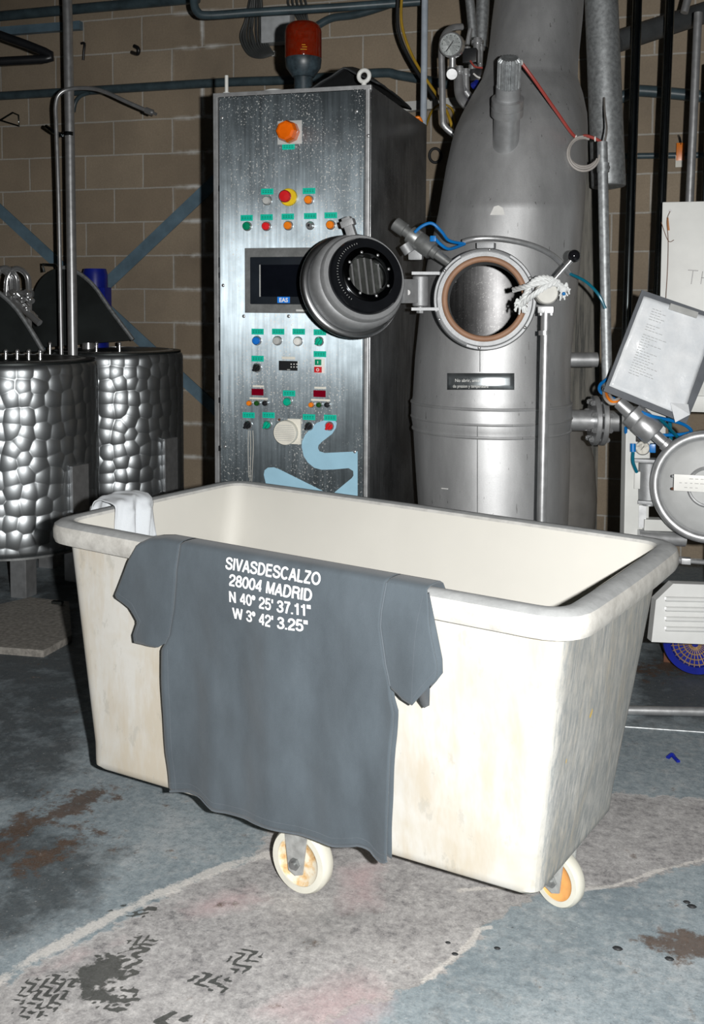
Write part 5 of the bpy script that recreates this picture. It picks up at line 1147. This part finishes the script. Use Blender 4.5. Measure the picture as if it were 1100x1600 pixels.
dc = P(1107, 761, 3.50); da = Vector((-.12, -1, .04)).normalized(); RD = px(81, 3.5)
obj('rim_ring', MB().torus(dc, da, RD, px(8, 3.5), 72, 16), STEEL, rd)
obj('door_disc', MB().lathe(dc - da*.03, da, [(RD*.95, -.02), (RD*.95, .018), (RD*.88, .026), (RD*.70, .034), (RD*.4, .036), (RD*.39, .03), (RD*.37, .03), (RD*.36, .036), (0, .036)], 64), mat('pale_cast_steel', (.44, .45, .45), .6, .25, .08, 12, .1), rd)
obj('boss_ring', MB().torus(dc + da*.008, da, RD*.37, .006, 48, 8), STEEL, rd); obj('vessel_barrel', MB().cyl(dc - da*.04, dc - da*.5, RD*.93, n=56), TANK, rd)
pl_c = P(1099, 756, 3.44); pn = obj('notice_plate', MB().box(pl_c, (px(88, 3.45), .004, px(26, 3.45)), rotto(Vector((1, .0, 0)), Vector((0, 1, 0))), bev=.001), BRIGHTWHITE, rd, label='white notice plate with faint printing')
tp = MB()
for j in range(3):
    for i in range(9):
        if random.random() < .8: tp.box(pl_c + Vector((px(-34+i*8, 3.45), -.003, px(7-7*j, 3.45))), (px(random.uniform(3, 6), 3.45), .0006, px(1.1, 3.45)))
obj('notice_printing', tp, mat('faint_print', (.45, .45, .44), .7), pn, smooth=False)
for dz in (-10, 10): obj('plate_rivet', MB().sphere(pl_c + Vector((px(-46, 3.45), -.004, px(dz, 3.45))), .005, 10), RUST if dz < 0 else CAST, pn)
stn = P(1150, 880, 3.75); obj('stand', MB().cyl((stn.x, stn.y, 0), (stn.x, stn.y, stn.z+.1), .07, n=28), DULL, rd)
obj('latch', MB().cyl(P(1068, 876, 3.5), P(1120, 880, 3.5), .008).box(P(1072, 876, 3.5), (.03, .03, .02), bev=.003).cyl(P(1050, 872, 3.52), P(1066, 876, 3.5), .012), STEEL, rd)
# guard with louvres
GD = 3.42
gd_ = thing('louvred_guard', Vector((P(1060, 1000, GD).x, P(1060, 1000, GD).y, P(1060, 1008, GD).z)), 'white sheet metal guard with pressed louvres at the right edge by the tub', 'guard')
poly = [P(1018, 1003, GD), P(1025, 938, GD), P(1052, 912, GD), P(1240, 918, GD), P(1240, 1013, GD)]
obj('guard_sheet', MB().prism(poly, FW*.05), mat('guard_white', (.66, .67, .66), .45, 0, .04), gd_, smooth=False)
for k in range(4): y = 936+15.5*k; obj('louvre', MB().cyl(P(1040, y, GD-.004), P(1230, y+4, GD-.004), .008, n=10), MATS['guard_white'], gd_); obj('rivet', MB().cyl(P(1040, y-1, GD+.004), P(1040, y-1, GD-.009), .004, n=8), DULL, gd_)
lg_ = MB()
for x in (1135, 1215):
    q = P(x, 990, GD+.13); lg_ = MB().box((q.x, q.y, q.z/2), (.03, .03, q.z)); obj('leg', lg_, DULL, gd_, smooth=False)
# motor on its rusty base
mo = P(1090, 988, 3.95); mo.z = .128
mt_ = thing('fan_motor', (mo.x, mo.y, 0), 'blue electric motor with fan grille on the floor below the louvred guard', 'motor')
maxis = Vector((-.15, -1, 0)).normalized(); mr = .120
obj('motor_body', MB().lathe(mo, maxis, [(0, -.2), (mr*.9, -.2), (mr, 0), (mr, .06), (mr*.94, .075), (mr*.72, .078), (mr*.72, .06)], 48), BLUEDRUM, mt_)
gl = MB()
for k in range(4): gl.torus(mo + maxis*.07, maxis, mr*(.18+.16*k), .0025, 40, 6)
u, v_ = basis(maxis)
for k in range(28): a = 2*math.pi*k/28; d = u*math.cos(a)+v_*math.sin(a); gl.tube([mo + maxis*.07 + d*mr*.1, mo + maxis*.07 + d*mr*.72], .002, 5)
obj('fan_grille', gl, mat('rusty_wire', (.4, .26, .14), .5, .6), mt_); obj('fan_disc', MB().lathe(mo + maxis*.055, maxis, [(0, 0), (mr*.7, 0)], 40), mat('fan_blue', (.02, .12, .3), .4), mt_)
obj('rusty_base', MB().box((mo.x+.06, mo.y+.17, .08), (.36, .2, .16), bev=.004), RUST, mt_, smooth=False)
a, b_ = onZ(960, 1109, .016), onZ(1190, 1114, .016); obj('floor_pipe', MB().cyl(a + Vector((0, 0, .0)), b_, .0155, n=20), STEEL, None, 'straight steel pipe lying on the floor behind the right end of the tub', 'pipe')

# ------------------------------------------------------------------ bits on the floor
tr = [onZ(*q, .03) for q in ((-60, 958), (47, 933), (108, 940), (112, 992), (68, 1016), (-60, 1006))]
obj('floor_slab', MB().prism(tr, (0, 0, -.029)), mat('speckled_slab', (.27, .255, .23), .8, 0, .35, 60, .3), None, 'pale speckled slab lying on the floor left of the tub', 'slab', smooth=False)
q = onZ(90, 943, .035); obj('slab_clip', MB().box(q + Vector((0, 0, .005)), (.05, .02, .012)), DARKPIPE, None, 'small dark clip on the far edge of the speckled slab', 'clip', smooth=False)
q = [onZ(1043, 1184, .003), onZ(1050, 1179, .008), onZ(1054, 1184, .004), onZ(1060, 1190, .003)]; pipe('plastic_scrap', q, .006, BLUEDRUM, 'small blue plastic scrap on the floor right of the tub', 'scrap')
for (x, y, r), lb in zip(((1073, 1411, .007), (1081, 1418, .009), (965, 1484, .009), (1046, 1500, .008), (700, 1474, .005), (777, 1483, .006), (711, 1492, .006)),
        ('smaller of two black crumbs near the right edge of the floor', 'larger of two black crumbs near the right edge of the floor', 'black crumb left of the brown floor patch', 'dark crumb below the brown floor patch', 'tiny dark crumb left of the pale floor ridge', 'dark crumb right of the pale floor ridge', 'dark crumb below the pale floor ridge')):
    p = onZ(x, y, 0); obj('crumb', MB().sphere(p + Vector((0, 0, r*.35)), r, 8, (1.3, .8, .4)), RUBBER, None, lb, 'crumb')
